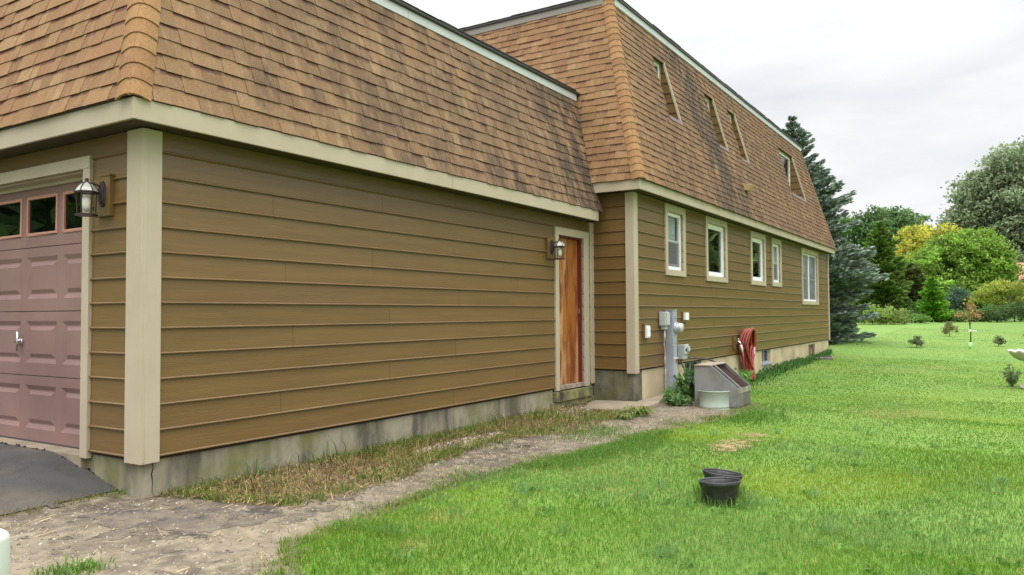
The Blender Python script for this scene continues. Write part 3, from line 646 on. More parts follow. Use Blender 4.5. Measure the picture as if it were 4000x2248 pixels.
# ------------------------------------------------------------------ wall lanterns (local frame: +X out of the wall, +Z up, origin on the block)
def lantern(label, loc, rz):
    t = local(thing('wall_lantern', label, 'lamp', loc, 'wall lanterns', rz)); t.scale = (.92, .92, .92)
    m = MB(); prof = [(-.105, .012), (-.085, .038), (-.03, .044), (.04, .044), (.075, .030), (.098, .012)]
    for x0, x1, k in ((0, .016, 1), (.016, .026, .72)):
        A = [(x0, -w_*k, z*k) for z, w_ in prof]+[(x0, w_*k, z*k) for z, w_ in prof[::-1]]; B = [(x1, y*(.88), z*.95) for _, y, z in A]
        m.grid([A, B], True); m.face(B)
    m.build('wall_plate', M['bronze'], t, bevel=.002)
    cx = .128
    m = MB(); m.tube([(.02, 0, .05), (.05, 0, .062), (.09, 0, .068), (cx, 0, .072)], .006, 8); m.build('arm', M['bronze'], t, smooth=True)
    m = MB(); m.lathe([(.004, .105), (.017, .098), (.012, .088), (.014, .075), (.018, .068)], (cx, 0, 0), 12); m.build('finial', M['bronze'], t, smooth=True)
    rg = MB(); n = 6; top = [(.018, .070), (.045, .055), (.068, .030), (.083, .002)]
    pts = lambda r_, z, o=0: [(cx+r_*math.cos(2*math.pi*(k+.5)/n+o), r_*math.sin(2*math.pi*(k+.5)/n+o), z) for k in range(n)]
    for k in range(n): rg.tube([pts(r_, z)[k] for r_, z in top], .0042, 6)
    rows = [pts(.083, .002), pts(.090, -.004), pts(.086, -.014), pts(.072, -.014)]; rg.grid(rows, True)
    rg.build('cap_frame', M['bronze'], t)
    g = MB(); g.grid([pts(r_*.97, z) for r_, z in top], True); g.build('cap_glass', mat('milky_cap_glass', (.42, .41, .36), .25) if 'milky_cap_glass' not in bpy.data.materials else bpy.data.materials['milky_cap_glass'], t)
    f = MB(); lo, hi = -.175, -.014
    for k in range(n): f.tube([pts(.062, lo)[k], pts(.070, hi)[k]], .0048, 6)
    f.grid([pts(.062, lo+.006), pts(.080, lo), pts(.080, lo-.012), pts(.05, lo-.016), pts(.001, lo-.016)], True); f.build('cage', M['bronze'], t)
    g = MB(); g.grid([pts(.060, lo+.004), pts(.068, hi)], True); g.build('glass_panes', M['lampglass'], t)
    b = MB(); b.lathe([(.001, -.03), (.024, -.04), (.032, -.065), (.034, -.10), (.03, -.13), (.012, -.15), (.001, -.155)], (cx, 0, 0), 14); b.build('bulb', M['bulb'], t, smooth=True)
    return t
lantern('bronze lantern beside the overhead garage door', (-.045, .425, 1.862), math.pi)
lantern('bronze lantern beside the weathered orange side door', (5.70, -.042, 1.858), -math.pi/2)

# ------------------------------------------------------------------ fixtures on and by the long wall
def boxthing(name, label, cat, parts, group=None):
    b = parts[0][1]; t = thing(name, label, cat, ((b[0]+b[1])/2, b[3], b[4]), group)
    for n_, bx, mt in parts: q = MB(); q.box(*bx); q.build(n_, mt, t, bevel=.004)
    return t
Y0 = YH-.019
t = boxthing('outdoor_outlet', 'white outlet cover on the siding beside the taupe corner board', 'outlet', [('mounting_block', (7.285, 7.435, Y0-.022, Y0+.016, .60, .83), M['siding']), ('cover', (7.305, 7.415, Y0-.055, Y0-.0225, .625, .80), M['white']), ('flap', (7.315, 7.405, Y0-.064, Y0-.0555, .64, .715), M['white']), ('flap', (7.315, 7.405, Y0-.064, Y0-.0555, .72, .775), M['white'])])
t = boxthing('cable_box', 'small blank white box on siding to the right of the meter pedestal', 'junction box', [('mounting_block', (8.90, 9.10, Y0-.012, Y0+.016, .83, 1.0), M['siding']), ('cover', (8.925, 9.085, Y0-.050, Y0-.0125, .865, .985), M['white'])])
t = thing('telephone_box', 'grey utility box with a thin conduit left of the meter pedestal', 'utility box', (7.97, Y0, -.3))
q = MB(); q.box(7.905, 8.045, Y0-.10, Y0+.002, .79, 1.0); q.build('case', M['greybox'], t, bevel=.008)
q = MB(); q.box(7.935, 8.05, Y0-.118, Y0-.1005, .80, .99); q.build('lid', M['greybox'], t, bevel=.006)
q = MB(); q.box(7.94, 8.03, Y0-.085, Y0-.01, .735, .7895); q.build('terminal', M['greybox'], t, bevel=.004)
q = MB(); q.tube([(7.985, Y0-.05, .735), (7.985, Y0-.05, .60), (7.975, Y0-.045, .52), (7.985, Y0-.05, .45), (7.985, Y0-.055, 0), (7.98, Y0-.06, -.3)], [.014, .014, .011, .014, .013, .013], 8); q.build('conduit', mat('rusty_white_conduit', (.55, .53, .48), .5, (.30, .18, .10), 7), t, smooth=True)
t = thing('meter_pedestal', 'tall light grey metal electric meter pedestal against the siding', 'electric meter', (8.22, YH, -.3))
q = MB(); q.box(8.14, 8.315, Y0-.125, Y0-.002, -.33, 1.015); q.build('column', M['galv'], t, bevel=.004)
q = MB(); q.box(8.13, 8.325, Y0-.133, Y0, 1.0155, 1.03); q.build('cap', M['galv'], t, bevel=.003)
q = MB(); q.box(8.155, 8.30, Y0-.131, Y0-.1255, .52, .99); q.build('cover_plate', M['galv'], t, bevel=.002)
q = MB(); q.box(8.155, 8.30, Y0-.130, Y0-.1255, -.1, .50); q.build('lower_cover', M['galv'], t, bevel=.002)
q = MB(); q.lathe([(.086, -.0), (.086, -.03), (.078, -.034)], (8.228, Y0-.131, .755), 24, axis='y'); q.build('meter_ring', M['galv'], t, smooth=True)
q = MB(); q.lathe([(.075, -.034), (.073, -.10), (.062, -.118), (.0, -.122)], (8.228, Y0-.131, .755), 24, axis='y'); mg = q.build('meter_glass', mat('meter_glass_dome', (.62, .63, .60), .12, (.36, .37, .35), 14, spec=.6), t, smooth=True)
q = MB(); q.box(8.18, 8.275, Y0-.1345, Y0-.132, .885, .915); q.build('nameplate', mat('grey_plate', (.25, .26, .28), .5), t)
q = MB(); q.box(8.145, 8.31, Y0-.137, Y0-.1315, .285, .30); q.build('seal_strap', M['white'], t); q = MB(); q.box(8.225, 8.245, Y0-.146, Y0-.1375, .215, .28); q.build('red_tag', mat('red_tag', (.45, .03, .02), .5), t)
t = thing('disconnect_box', 'grey air conditioner disconnect box with cables right of the meter pedestal', 'utility box', (8.76, Y0, .25))
q = MB(); q.box(8.66, 8.85, Y0-.095, Y0, .25, .475); q.build('case', M['greybox'], t, bevel=.006)
q = MB(); q.box(8.665, 8.845, Y0-.12, Y0-.0955, .33, .485); q.build('lid', M['greybox'], t, bevel=.006)
q = MB(); q.box(8.70, 8.75, Y0-.127, Y0-.1205, .375, .42); q.build('latch', M['tar'], t); q = MB(); q.box(8.76, 8.835, Y0-.150, Y0-.1205, .37, .45); q.build('breaker_cover', M['greybox'], t, bevel=.005)
q = MB(); q.tube([(8.72, Y0-.05, .25), (8.72, Y0-.055, .18), (8.74, Y0-.10, .02), (8.80, Y0-.17, -.15), (8.86, Y0-.22, -.32)], .016, 8); q.build('conduit', M['steel'], t, smooth=True)
q = MB(); q.tube([(8.85, Y0-.05, .30), (8.93, Y0-.06, .28), (9.05, Y0-.08, .25), (9.1, Y0-.16, .245), (8.9, Y0-.42, .245), (8.55, Y0-.66, .225), (8.4, Y0-.75, .17)], [.02, .02, .016, .013, .013, .013, .013], 8); q.build('flexible_cable', mat('black_cable', (.05, .052, .05), .5, (.12, .125, .12), 10), t, smooth=True)
# hose and spigot
t = thing('garden_spigot', 'metal garden spigot with a short white hose coupling beside the red hose', 'spigot', (11.72, Y0, .42))
q = MB(); q.box(11.66, 11.78, Y0-.02, Y0+.016, .29, .525); q.build('mounting_block', M['siding'], t, bevel=.003)
q = MB(); q.tube([(11.72, Y0-.02, .43), (11.72, Y0-.09, .43), (11.72, Y0-.12, .40), (11.72, Y0-.13, .365)], [.016, .016, .018, .016], 10); q.tube([(11.72, Y0-.09, .43), (11.72, Y0-.09, .475)], .008, 8); q.tube([(11.675, Y0-.09, .48), (11.765, Y0-.09, .48)], .009, 8); q.build('valve', M['chrome'], t, smooth=True)
q = MB(); q.tube([(11.72, Y0-.13, .365), (11.73, Y0-.145, .30), (11.75, Y0-.155, .22)], [.019, .021, .016], 10); q.build('coupling', M['white'], t, smooth=True)
t = thing('garden_hose', 'long red rubber hose hung in loops on the wall', 'hose', (12.35, YH, .68))
hr = random.Random(12); hang = MB(); hang.box(12.25, 12.45, Y0-.16, Y0-.001, .60, .63); hang.box(12.24, 12.46, Y0-.175, Y0-.161, .60, .70); hang.build('hanger', M['steel'], t, bevel=.004)
path = []; nl = 14
for k in range(nl):
    bot = hr.uniform(-.37, -.22) if k % 4 else hr.uniform(-.12, .1); wd = hr.uniform(.22, .40); cxh = 12.30+hr.uniform(-.08, .08); dy = Y0-.04-.010*k-hr.uniform(0, .03); lean = hr.uniform(-.05, .07)
    for j in range(18):
        a = math.pi/2-2*math.pi*j/18; zc = (.66+bot)/2; zr = (.66-bot)/2; sq = abs(math.cos(a))**.8*(1 if math.cos(a) > 0 else -1)
        narrow = .55+.45*math.sin(a) if math.sin(a) < 0 else 1
        path.append((cxh+wd*sq*max(.25, narrow)+lean*(1-math.sin(a))*.5, dy-.012*j/18+(.03*math.cos(a*2)), zc+zr*math.sin(a)))
sm = []
for i in range(len(path)-3):        # catmull-rom
    p0, p1, p2, p3 = [Vector(path[i+k]) for k in range(4)]
    for u in (0, .33, .66): sm.append(.5*((2*p1)+(-p0+p2)*u+(2*p0-5*p1+4*p2-p3)*u*u+(-p0+3*p1-3*p2+p3)*u**3))
q = MB(); q.tube(sm, .019, 8); q.build('coil', M['hose'], t, smooth=True)
q = MB(); q.tube([(11.75, Y0-.155, .22), (11.77, Y0-.16, .05), (11.82, Y0-.17, -.15), (11.95, Y0-.19, -.28), (12.2, Y0-.2, -.31), (12.33, Y0-.15, -.2), (12.38, Y0-.14, 0)], .0155, 8); q.build('lead', M['hose'], t, smooth=True)
q = MB(); q.box(12.30, 12.345, Y0-.232, Y0-.225, .17, .30); q.build('paper_tag', M['white'], t)

# metal hood standing over the window well
def hood():
    t = thing('metal_hood', 'grey sheet metal hood with a sloping dark front standing beside the foundation', 'metal hood', (7.85, -1.62, -.33))
    z0 = -.33
    yb, yt, yf = -1.33, -1.56, -1.90; zt, zf = .235, -.075; xl, xr = 7.47, 8.20; th = .012
    sk = lambda x, y, z: (x+(-1.33-y)*.20*(1 if x < 7.9 else .25), y, z)     # the sides toe in slightly
    prof = [(yb, z0), (yf, z0), (yf, zf), (yt, zt), (yb, zt)]
    for x, nm_ in ((xl, 'side_panel'), (xr, 'side_panel')):
        m = MB(); A = [sk(x, y, z) for y, z in prof]; B = [(p[0]+th, p[1], p[2]) for p in A]; m.grid([A, B], True); m.face(A); m.face(B[::-1]); m.build(nm_, M['steel'], t, bevel=.003)
    m = MB(); m.hexa([sk(xl+th, yf, z0), sk(xr, yf, z0), sk(xl+th, yf+.012, z0), sk(xr, yf+.012, z0), sk(xl+th, yf, zf), sk(xr, yf, zf), sk(xl+th, yf+.012, zf), sk(xr, yf+.012, zf)]); m.build('front_panel', M['steel'], t, bevel=.003)
    m = MB(); m.hexa([sk(xl-.01, yf-.006, zf-.07), sk(xr+.01, yf-.006, zf-.07), sk(xl-.01, yf-.001, zf-.07), sk(xr+.01, yf-.001, zf-.07), sk(xl-.01, yf-.006, zf+.006), sk(xr+.01, yf-.006, zf+.006), sk(xl-.01, yf-.001, zf+.006), sk(xr+.01, yf-.001, zf+.006)]); m.build('front_lip', mat('bright_lip', (.48, .45, .42), .4, (.32, .26, .22), 6, metal=.4), t, bevel=.002)
    m = MB(); m.hexa([sk(xl-.015, yt, zt+.001), sk(xr+.015, yt, zt+.001), sk(xl-.015, yb, zt+.001), sk(xr+.015, yb, zt+.001), sk(xl-.015, yt, zt+.018), sk(xr+.015, yt, zt+.018), sk(xl-.015, yb, zt+.018), sk(xr+.015, yb, zt+.018)]); m.build('top_plate', M['rust'], t, bevel=.003)
    # sloping recessed front with a raised rim
    def sp(u, v, d):   # u across, v down the slope
        y = yt+(yf-yt)*v; z = zt+(zf-zt)*v; n = Vector((0, -(zt-zf), -(yf-yt)*1.0)).normalized(); n = Vector((0, n.y, abs(n.z))); p = Vector(sk(xl+(xr-xl)*u, y, z)); return p+n*d
    m = MB(); m.face([sp(.03, .02, -.05), sp(.97, .02, -.05), sp(.97, .99, -.03), sp(.03, .99, -.03)]); m.build('sloping_panel', M['darkpanel'], t, solid=.004)
    for u0, u1 in ((0, .03), (.22, .26), (.97, 1.0)):
        m = MB(); m.hexa([sp(u0, .0, -.06), sp(u1, .0, -.06), sp(u0, 1, -.05), sp(u1, 1, -.05), sp(u0, 0, .004), sp(u1, 0, .004), sp(u0, 1, .004), sp(u1, 1, .004)])
        m.build('rim', M['steel'], t, bevel=.002)
hood()
t = thing('plastic_window_well', 'pale green curved plastic panel leaning on the metal hood', 'window well', (7.36, -1.60, -.35))
m = MB(); m.lathe([(.205, 0), (.205, .02), (.212, .03), (.205, .045), (.207, .235), (.219, .243), (.216, .252), (.200, .25), (.198, .04), (.198, 0)], (7.50, -1.60, -.345), 22, a0=math.pi*.55, a1=math.pi*1.50); m.build('curved_panel', M['greenpl'], t, smooth=True)
m = MB(); m.lathe([(.214, 0), (.222, .02), (.20, .03)], (7.50, -1.60, -.36), 22, a0=math.pi*.55, a1=math.pi*1.50); m.build('bottom_flange', M['greenpl'], t, smooth=True)
t = thing('metal_window_well', 'low half round metal window well at the far end of the foundation', 'window well', (19, YH, -.45))
m = MB(); prof = []
for k in range(9): prof.append((.50+.012*(k % 2), -.48+.03*k))
prof += [(.53, -.23), (.52, -.215), (.49, -.22), (.49, -.48)]
m.lathe(prof, (19.05, YH-.005, 0), 24, a0=math.pi, a1=2*math.pi); m.build('corrugated_ring', mat('old_galvanised', (.33, .29, .25), .6, (.20, .16, .13), 5, metal=.3), t, smooth=False)

# ------------------------------------------------------------------ ground
def sst(t): t = np.clip(t, 0, 1); return t*t*(3-2*t)
def lerp_pts(P, x): P = np.array(P); return np.interp(x, P[:, 0], P[:, 1])
LAWN_E = [(-9, -6.2), (-3, -3.6), (-.9, -2.25), (-.41, -1.82), (-.06, -1.47), (.4, -1.41), (.97, -1.47), (1.9, -1.32), (3.2, -1.53), (4.86, -1.62), (6.0, -1.85), (7.06, -2.02), (7.9, -2.0), (8.45, -1.75), (8.9, -1.0), (9.4, -.72), (22, -.70), (60, -.7)]
def HT(x, y):          # height of the ground everywhere
    x = np.asarray(x, float); y = np.asarray(y, float)
    z = -.285-.07*sst(-y/2.2)-.05*sst((-y-1.8)/3)
    z = z+.03*sst((x-10)/8)+(.0175*np.clip(x-19, 0, 47))
    z = z-.085*np.exp(-((x-11.8)/2.6)**2-((y+.7)/1.1)**2)
    z = z+.010*vnoise(x, y, .9, 3)+.006*vnoise(x, y, 2.7, 5)*np.clip(1-np.abs(x-3)/30, 0, 1)
    z = z+.055*sst((lerp_pts(LAWN_E, x)-.02-y)/.45)*sst((x+.8)/.8)*sst((8.6-x)/1.5)
    dr = -.285+.235*sst((y-.02)/1.15)+.014*np.clip(x, -12, 0)
    k = sst((y+.3)/.5)*sst((.6-x)/.3)
    z = z*(1-k)+dr*k
    return z
hz_ = lambda x, y: float(HT(x, y))
BED_E = [(.10, -.02), (.18, -.33), (.3, -.70), (.5, -1.0), (.74, -1.07), (1.76, -.93), (2.9, -.76), (3.6, -.80), (4.1, -.95), (4.4, -1.10), (4.9, -1.05), (5.7, -1.05), (6.3, -1.0), (7.05, -.93)]
jag = lambda x, y, a: a*vnoise(x, y, 2.2, 8)+a*.6*vnoise(x, y, 7, 9)+a*.3*vnoise(x, y, 19, 10)
def on_lawn(x, y): 
    e = lerp_pts(LAWN_E, x)+jag(x, y, .09)
    return (y < e) | (x > 22)
def sheet(name, xs, ys, off, keep, material, kind='structure', parent=None):
    X, Y = np.meshgrid(xs, ys); Z = HT(X, Y)+off; n, m_ = X.shape
    V = np.c_[X.ravel(), Y.ravel(), Z.ravel()]; idx = np.arange(n*m_).reshape(n, m_)
    Q = np.stack([idx[:-1, :-1], idx[:-1, 1:], idx[1:, 1:], idx[1:, :-1]], -1).reshape(-1, 4)
    c = V[Q].mean(1)
    if keep is not None: Q = Q[keep(c[:, 0], c[:, 1])]
    o = np_mesh(name, V, Q, [], np.ones((len(Q), 3)), np.zeros((0, 3)), material, parent, True)
    if kind: o['kind'] = kind
    return o
gx = np.concatenate([np.arange(-40, -6, 2), np.arange(-6, 14, .2), np.arange(14, 40, .7), np.arange(40, 240, 5)])
gy = np.concatenate([np.arange(-160, -14, 6), np.arange(-14, -7, .7), np.arange(-7, 1.6, .2), np.arange(1.6, 14, 1), np.arange(14, 160, 6)])
sheet('lawn', gx, gy, 0, None, M['lawn'])
# path of gravelly dirt, weedy bed by the garage wall, driveway
px, py = np.arange(-4.5, 9.0, .045), np.arange(-4.2, .34, .045)
def keep_path(x, y): return (y > lerp_pts(LAWN_E, x)+jag(x, y, .09)-.10) & (x < 8.75) & ((y < -.0) | (x < .03)) & (y < .30+.05*vnoise(x, y, 3, 2))
sheet('path', px, py, .006, keep_path, M['path'])
def keep_bed(x, y): return (y > lerp_pts(BED_E, x)+jag(x, y, .10)) & (x > .06) & (x < 7.05) & (y < .02)
sheet('planting_bed', np.arange(.0, 7.1, .04), np.arange(-1.5, .03, .04), .009, keep_bed, M['bedsoil'])
sheet('planting_bed', np.arange(7.0, 9.6, .05), np.arange(-1.1, -.58, .05), .012, lambda x, y: y > lerp_pts([(7, -.95), (8, -1.0), (9.5, -.75)], x)+jag(x, y, .05), M['bedsoil'])
sheet('driveway', np.arange(-9, .012, .06), np.arange(.22, 9, .06), .014, lambda x, y: (y > .27+.035*vnoise(x, y, 2.4, 4)+.02*vnoise(x, y, 8, 5)-.02*x) & (x < .0), M['asphalt'])
m = MB(); tr = random.Random(9); yy = .28
while yy < 4.5:     # torn tar edge along the foundation
    h = tr.uniform(.0, .022)*(1 if tr.random() < .4 else .3); wd = tr.uniform(.006, .05); x = .008 if yy < .70 else -.036; z = hz_(-.02, yy)+.012
    m.hexa([(x-.03, yy, z-.01), (x, yy, z-.01), (x-.03, yy+wd, z-.01), (x, yy+wd, z-.01), (x-.008, yy+.004, z+h), (x, yy+.004, z+h), (x-.008, yy+wd*.6, z+h*.8), (x, yy+wd*.6, z+h*.8)]); yy += wd*tr.uniform(.8, 2.5)
tag(m.build('tar_edge', M['tar']), kind='stuff')['label'] = 'torn black tar edge of the driveway along the foundation'
# concrete slab by the side door
m = MB(); C4 = [(5.95, -.24), (6.93, -.03), (8.22, -.68), (7.02, -.93), (6.14, -1.02)]; C4 = [(6.02, -.30), (6.86, -.04), (6.97, -.66), (8.1, -.66), (7.05, -.96), (6.15, -1.0)]
top = [(x, y, -.262+.03*(x-6)/2) for x, y in C4]; m.face(top); 
for a, b in zip(top, top[1:]+top[:1]): m.face([a, b, (b[0], b[1], -.6), (a[0], a[1], -.6)])
m.build('concrete_slab', M['slab'], bevel=.012)['kind'] = 'structure'
# dark trodden soil on the path by the garage corner
def keep_dark(x, y): return keep_path(x, y) & (((x+.15+.55*(y+.55))/.62)**2+((y+.62)/.52)**2 < .75+.6*vnoise(x, y, 2.3, 71)+.7*vnoise(x, y, 6.5, 72)+.55*vnoise(x, y, 17, 73)+.4*vnoise(x, y, 41, 74))
M['darksoil'] = mat('dark_trodden_soil', (.105, .084, .064), .95, (.165, .132, .092), 9, bump=.7, bscale=45, c3=(.055, .045, .038), scale3=4, lo3=.5, hi3=.62, detail=10)
sheet('soil_patch', np.arange(-1.2, .7, .016), np.arange(-1.4, .2, .016), .0085, keep_dark, M['darksoil'])
sheet('soil_patch', np.arange(.5, 4.5, .022), np.arange(-1.7, -.7, .022), .0085, lambda x, y: keep_path(x, y) & ~keep_bed(x, y) & (vnoise(x, y, 1.1, 81)+.7*vnoise(x, y, 5, 82)+.5*vnoise(x, y, 15, 83) > .62), M['darksoil'])
# bare patches
def patch(cx, cy, rx, ry, sd):
    def k(x, y): return ((x-cx)/rx)**2+((y-cy)/ry)**2 < 1+.5*vnoise(x, y, 4, sd)+.45*vnoise(x, y, 11, sd+1)+.3*vnoise(x, y, 26, sd+2)
    return k
PATCH = [lambda x, y: ((x-4.62+.5*(y+2.76))/.62)**2+((y+2.76)/.19)**2 < .55+.55*vnoise(x, y, 3.5, 3)+.6*vnoise(x, y, 9, 4)+.55*vnoise(x, y, 23, 5)+.5*vnoise(x, y, 55, 6)]
sheet('bare_soil', np.arange(3.6, 5.7, .014), np.arange(-3.3, -2.2, .014), .005, PATCH[0], M['soil'])
def in_patch(x, y):
    r = np.zeros(np.shape(x), bool)
    for k in PATCH: r |= k(x, y)
    return r

# ------------------------------------------------------------------ grass
CX, CY = CAM.x, CAM.y
def blades(x, y, L, wd, col, lean, zoff=0, curl=1.0):
    n = len(x); z = HT(x, y)+zoff; a = rng.uniform(0, 2*math.pi, n); b = rng.uniform(0, 2*math.pi, n)
    ln = lean*rng.uniform(.3, 1.3, n); dx, dy = np.cos(b), np.sin(b); wx, wy = np.cos(a)*wd, np.sin(a)*wd
    h1 = L*.55; r1 = L*ln*.30; h2 = L*np.clip(1-.35*ln*curl, .25, 1); r2 = L*ln*.95
    V = np.empty((n, 5, 3)); 
    V[:, 0] = np.c_[x-wx, y-wy, z-.01]; V[:, 1] = np.c_[x+wx, y+wy, z-.01]
    V[:, 2] = np.c_[x+dx*r1+wx*.8, y+dy*r1+wy*.8, z+h1]; V[:, 3] = np.c_[x+dx*r1-wx*.8, y+dy*r1-wy*.8, z+h1]
    V[:, 4] = np.c_[x+dx*r2, y+dy*r2, z+h2]
    i = np.arange(n)[:, None]*5
    return V.reshape(-1, 3), i+np.array([0, 1, 2, 3]), i+np.array([3, 2, 4]), col
def merge(L):
    V, Q, T, CQ, CT = [], [], [], [], []; o = 0
    for v, q, t, c in L: V.append(v); Q.append(q+o); T.append(t+o); CQ.append(c); CT.append(c); o += len(v)
    return np.concatenate(V), np.concatenate(Q), np.concatenate(T), np.concatenate(CQ), np.concatenate(CT)
def polar(n, r0, r1, a0=-42, a1=62, p=1.0):
    r = (rng.uniform(0, 1, n)*(r1**p-r0**p)+r0**p)**(1/p); a = yaw-np.radians(rng.uniform(a0, a1, n))
    return CX+r*np.cos(a), CY+r*np.sin(a), r
G = []
for n, r0, r1, sL, sw, ln_ in ((180000, 2.4, 5.2, 1.0, .0015, 1.0), (170000, 5.2, 8.5, .95, .0024, 1.1), (190000, 8.5, 14, .75, .0036, 1.6), (190000, 14, 24, .6, .0055, 2.2), (110000, 24, 46, .55, .009, 2.4)):
    x, y, r = polar(n, r0, r1, p=1.6)
    ok = on_lawn(x, y) & ~((x > -.1) & (y > -.62)) & ~(in_patch(x, y) & (rng.uniform(0, 1, len(x)) < np.clip(1.25-1.0*(((x-4.62)/.55)**2+((y+2.76)/.2)**2), .25, .92))); x, y, r = x[ok], y[ok], r[ok]; k = len(x)
    big = .5*vnoise(x, y, .55, 21)+.5*vnoise(x, y, 1.6, 22); tall = .5+.5*vnoise(x, y, .8, 23)
    edge = np.clip(1-(lerp_pts(LAWN_E, x)-y)/.35, 0, 1)
    L = (.022+.024*tall+.03*edge*tall)*rng.uniform(.55, 1.35, k)*sL*np.where(rng.uniform(0, 1, k) < .03, 1.7, 1)
    base = np.array([.132, .270, .040])*np.ones((k, 3)); yel = np.array([.23, .34, .035]); dk = np.array([.098, .24, .018]); dry = np.array([.40, .33, .15]); bl = np.array([.15, .28, .085])
    f = np.clip(big*1.6+.12, 0, 1)[:, None]; c = base*(1-f)+yel*f; f = np.clip(-big*1.5, 0, 1)[:, None]; c = c*(1-f)+dk*f
    f = (np.clip(vnoise(x, y, .8, 31)*1.8-.3, 0, 1)*.9)[:, None]; c = c*(1-f)+bl*f
    dp = .07*np.clip(1.6-r/9, .15, 1)+.4*np.clip(vnoise(x, y, .5, 97)*1.6-.75, 0, 1)+.34*np.clip(vnoise(x, y, .75, 37)*1.5-.45, 0, 1)*np.clip(1.5-r/9, 0, 1)+.14*edge+.5*np.exp(-((x-.75)**2+(y+2.02)**2)/.018)+.5*np.exp(-((x-2.05)**2+(y+2.62)**2)/.012)+.4*np.exp(-((x-.18)**2+(y+2.28)**2)/.02)
    for qx, qy, qr in ((16.5, -3.2, .6), (18.2, -3.63, .7), (8.1, -3.66, .7), (8.6, -4.1, .5)): dp = dp+.75*np.exp(-((x-qx)**2+((y-qy)*2.2)**2)/qr**2)
    d = rng.uniform(0, 1, k) < dp; c[d] = dry*rng.uniform(.7, 1.25, (d.sum(), 1))
    va = .36 if r0 < 5 else .26 if r0 < 8 else .13 if r0 < 14 else .07; c = c*rng.uniform(1-va, 1+va, (k, 1))*np.array([.93, .89, .70])*(1+.13*vnoise(x, y, .45, 95)+.10*vnoise(x, y, 1.3, 96))[:, None]
    G.append(blades(x, y, L, np.full(k, sw)*rng.uniform(.6, 1.3, k), c, ln_))
# rosettes of broad-leaf weeds and clover
x, y, r = polar(60, 2.6, 7.5, 0, 45, p=1.2); ok = on_lawn(x, y+.1) & ~in_patch(x, y); x, y, r = x[ok], y[ok], r[ok]
tx = np.repeat(x, 14)+rng.normal(0, .022, len(x)*14); ty = np.repeat(y, 14)+rng.normal(0, .022, len(x)*14); k = len(tx); lc = np.repeat(rng.uniform(.75, 1.3, len(x)), 14)[:, None]
G.append(blades(tx, ty, rng.uniform(.03, .06, k), rng.uniform(.005, .010, k), np.array([.14, .27, .06])*lc*rng.uniform(.8, 1.25, (k, 1)), 2.0))
# ragged fringe creeping over the path, and a tuftier bank
n = 9000; x = rng.uniform(-1.2, 8.3, n); y = lerp_pts(LAWN_E, x)+rng.exponential(.10, n)*(1 if True else 0)-.06; ok = (rng.uniform(0, 1, n) < np.clip(.35+.9*vnoise(x, y, 2.6, 91), .05, 1)); x, y = x[ok], y[ok]; k = len(x)
G.append(blades(x, y, rng.uniform(.025, .075, k), np.full(k, .0024), np.where(rng.uniform(0, 1, (k, 1)) < .75, np.array([.125, .235, .035]), np.array([.34, .27, .12]))*rng.uniform(.7, 1.3, (k, 1)), 1.2))
n = 9000; x = rng.uniform(.2, 7.5, n); y = lerp_pts(LAWN_E, x)-.1-np.abs(rng.normal(0, .38, n)); ok = (vnoise(x, y, 1.5, 93) > .12) & ~in_patch(x, y); x, y = x[ok], y[ok]; k = len(x)
G.append(blades(x, y, rng.uniform(.05, .11, k), np.full(k, .0028), np.array([.115, .225, .04])*rng.uniform(.75, 1.3, (k, 1)), 1.3))
# longer grass left standing round the pots
a_ = rng.uniform(0, 6.28, 420); q_ = rng.uniform(.12, .19, 420); pc = np.array([(2.13, -3.36), (2.40, -3.262)])[rng.integers(0, 2, 420)]; x = pc[:, 0]+q_*np.cos(a_); y = pc[:, 1]+q_*np.sin(a_)
G.append(blades(x, y, rng.uniform(.05, .12, 420), np.full(420, .0024), np.array([.125, .245, .045])*rng.uniform(.7, 1.35, (420, 1)), .8))
# taller tufts and broad blades
x, y, r = polar(260, 2.6, 11, p=1.4); ok = on_lawn(x, y) & ~in_patch(x, y) & (rng.uniform(0, 1, 260) < .30+.7*(vnoise(x, y, .8, 41) > .1)); x, y, = x[ok], y[ok]
tx = np.repeat(x, 16)+rng.normal(0, .035, len(x)*16); ty = np.repeat(y, 16)+rng.normal(0, .035, len(x)*16); k = len(tx); ok = on_lawn(tx, ty); tx, ty = tx[ok], ty[ok]; k = len(tx)
G.append(blades(tx, ty, rng.uniform(.07, .135, k), np.full(k, .0034), np.array([.17, .28, .10])*rng.uniform(.8, 1.3, (k, 1)), 1.15))
o = np_mesh('grass', *merge(G), M['blade']); tag(o, 'bright green mown lawn grass with yellower and darker patches', 'grass', kind='stuff')
# weeds and dry stubble along the garage wall
B = []
n = 44000; x = rng.uniform(.1, 7.0, n); y = rng.uniform(-1.45, -.01, n)
white = ((x-3.15)/.75)**2+((y+.50)/.15)**2 < 1+.5*vnoise(x, y, 3, 51)
dens = np.clip(.58+.75*vnoise(x, y, 1.5, 52)+.35*vnoise(x, y, 5, 53), .04, 1); ok = keep_bed(x, y+rng.normal(0, .035, n)) & (rng.uniform(0, 1, n) < dens) & ~(white & (rng.uniform(0, 1, n) < .85)) & ~((x > 5.7) & (y > -.75) & (y > lerp_pts([(5.9, -.3), (6.1, -1.02), (7.1, -1.0)], x))); x, y = x[ok], y[ok]; k = len(x)
gr = np.clip(.56+.6*vnoise(x, y, 1.3, 54)+.25*(y > -.16)+.22*(x > 2.6)+.25*(y < lerp_pts(BED_E, x)+.22), .06, .93); g = rng.uniform(0, 1, k) < gr
c = np.where(g[:, None], np.where(rng.uniform(0, 1, (k, 1)) < .7, np.array([.135, .225, .035]), np.array([.22, .25, .06])), np.where(rng.uniform(0, 1, (k, 1)) < .68, np.array([.40, .29, .13]), np.array([.085, .05, .026])))*rng.uniform(.55, 1.4, (k, 1))
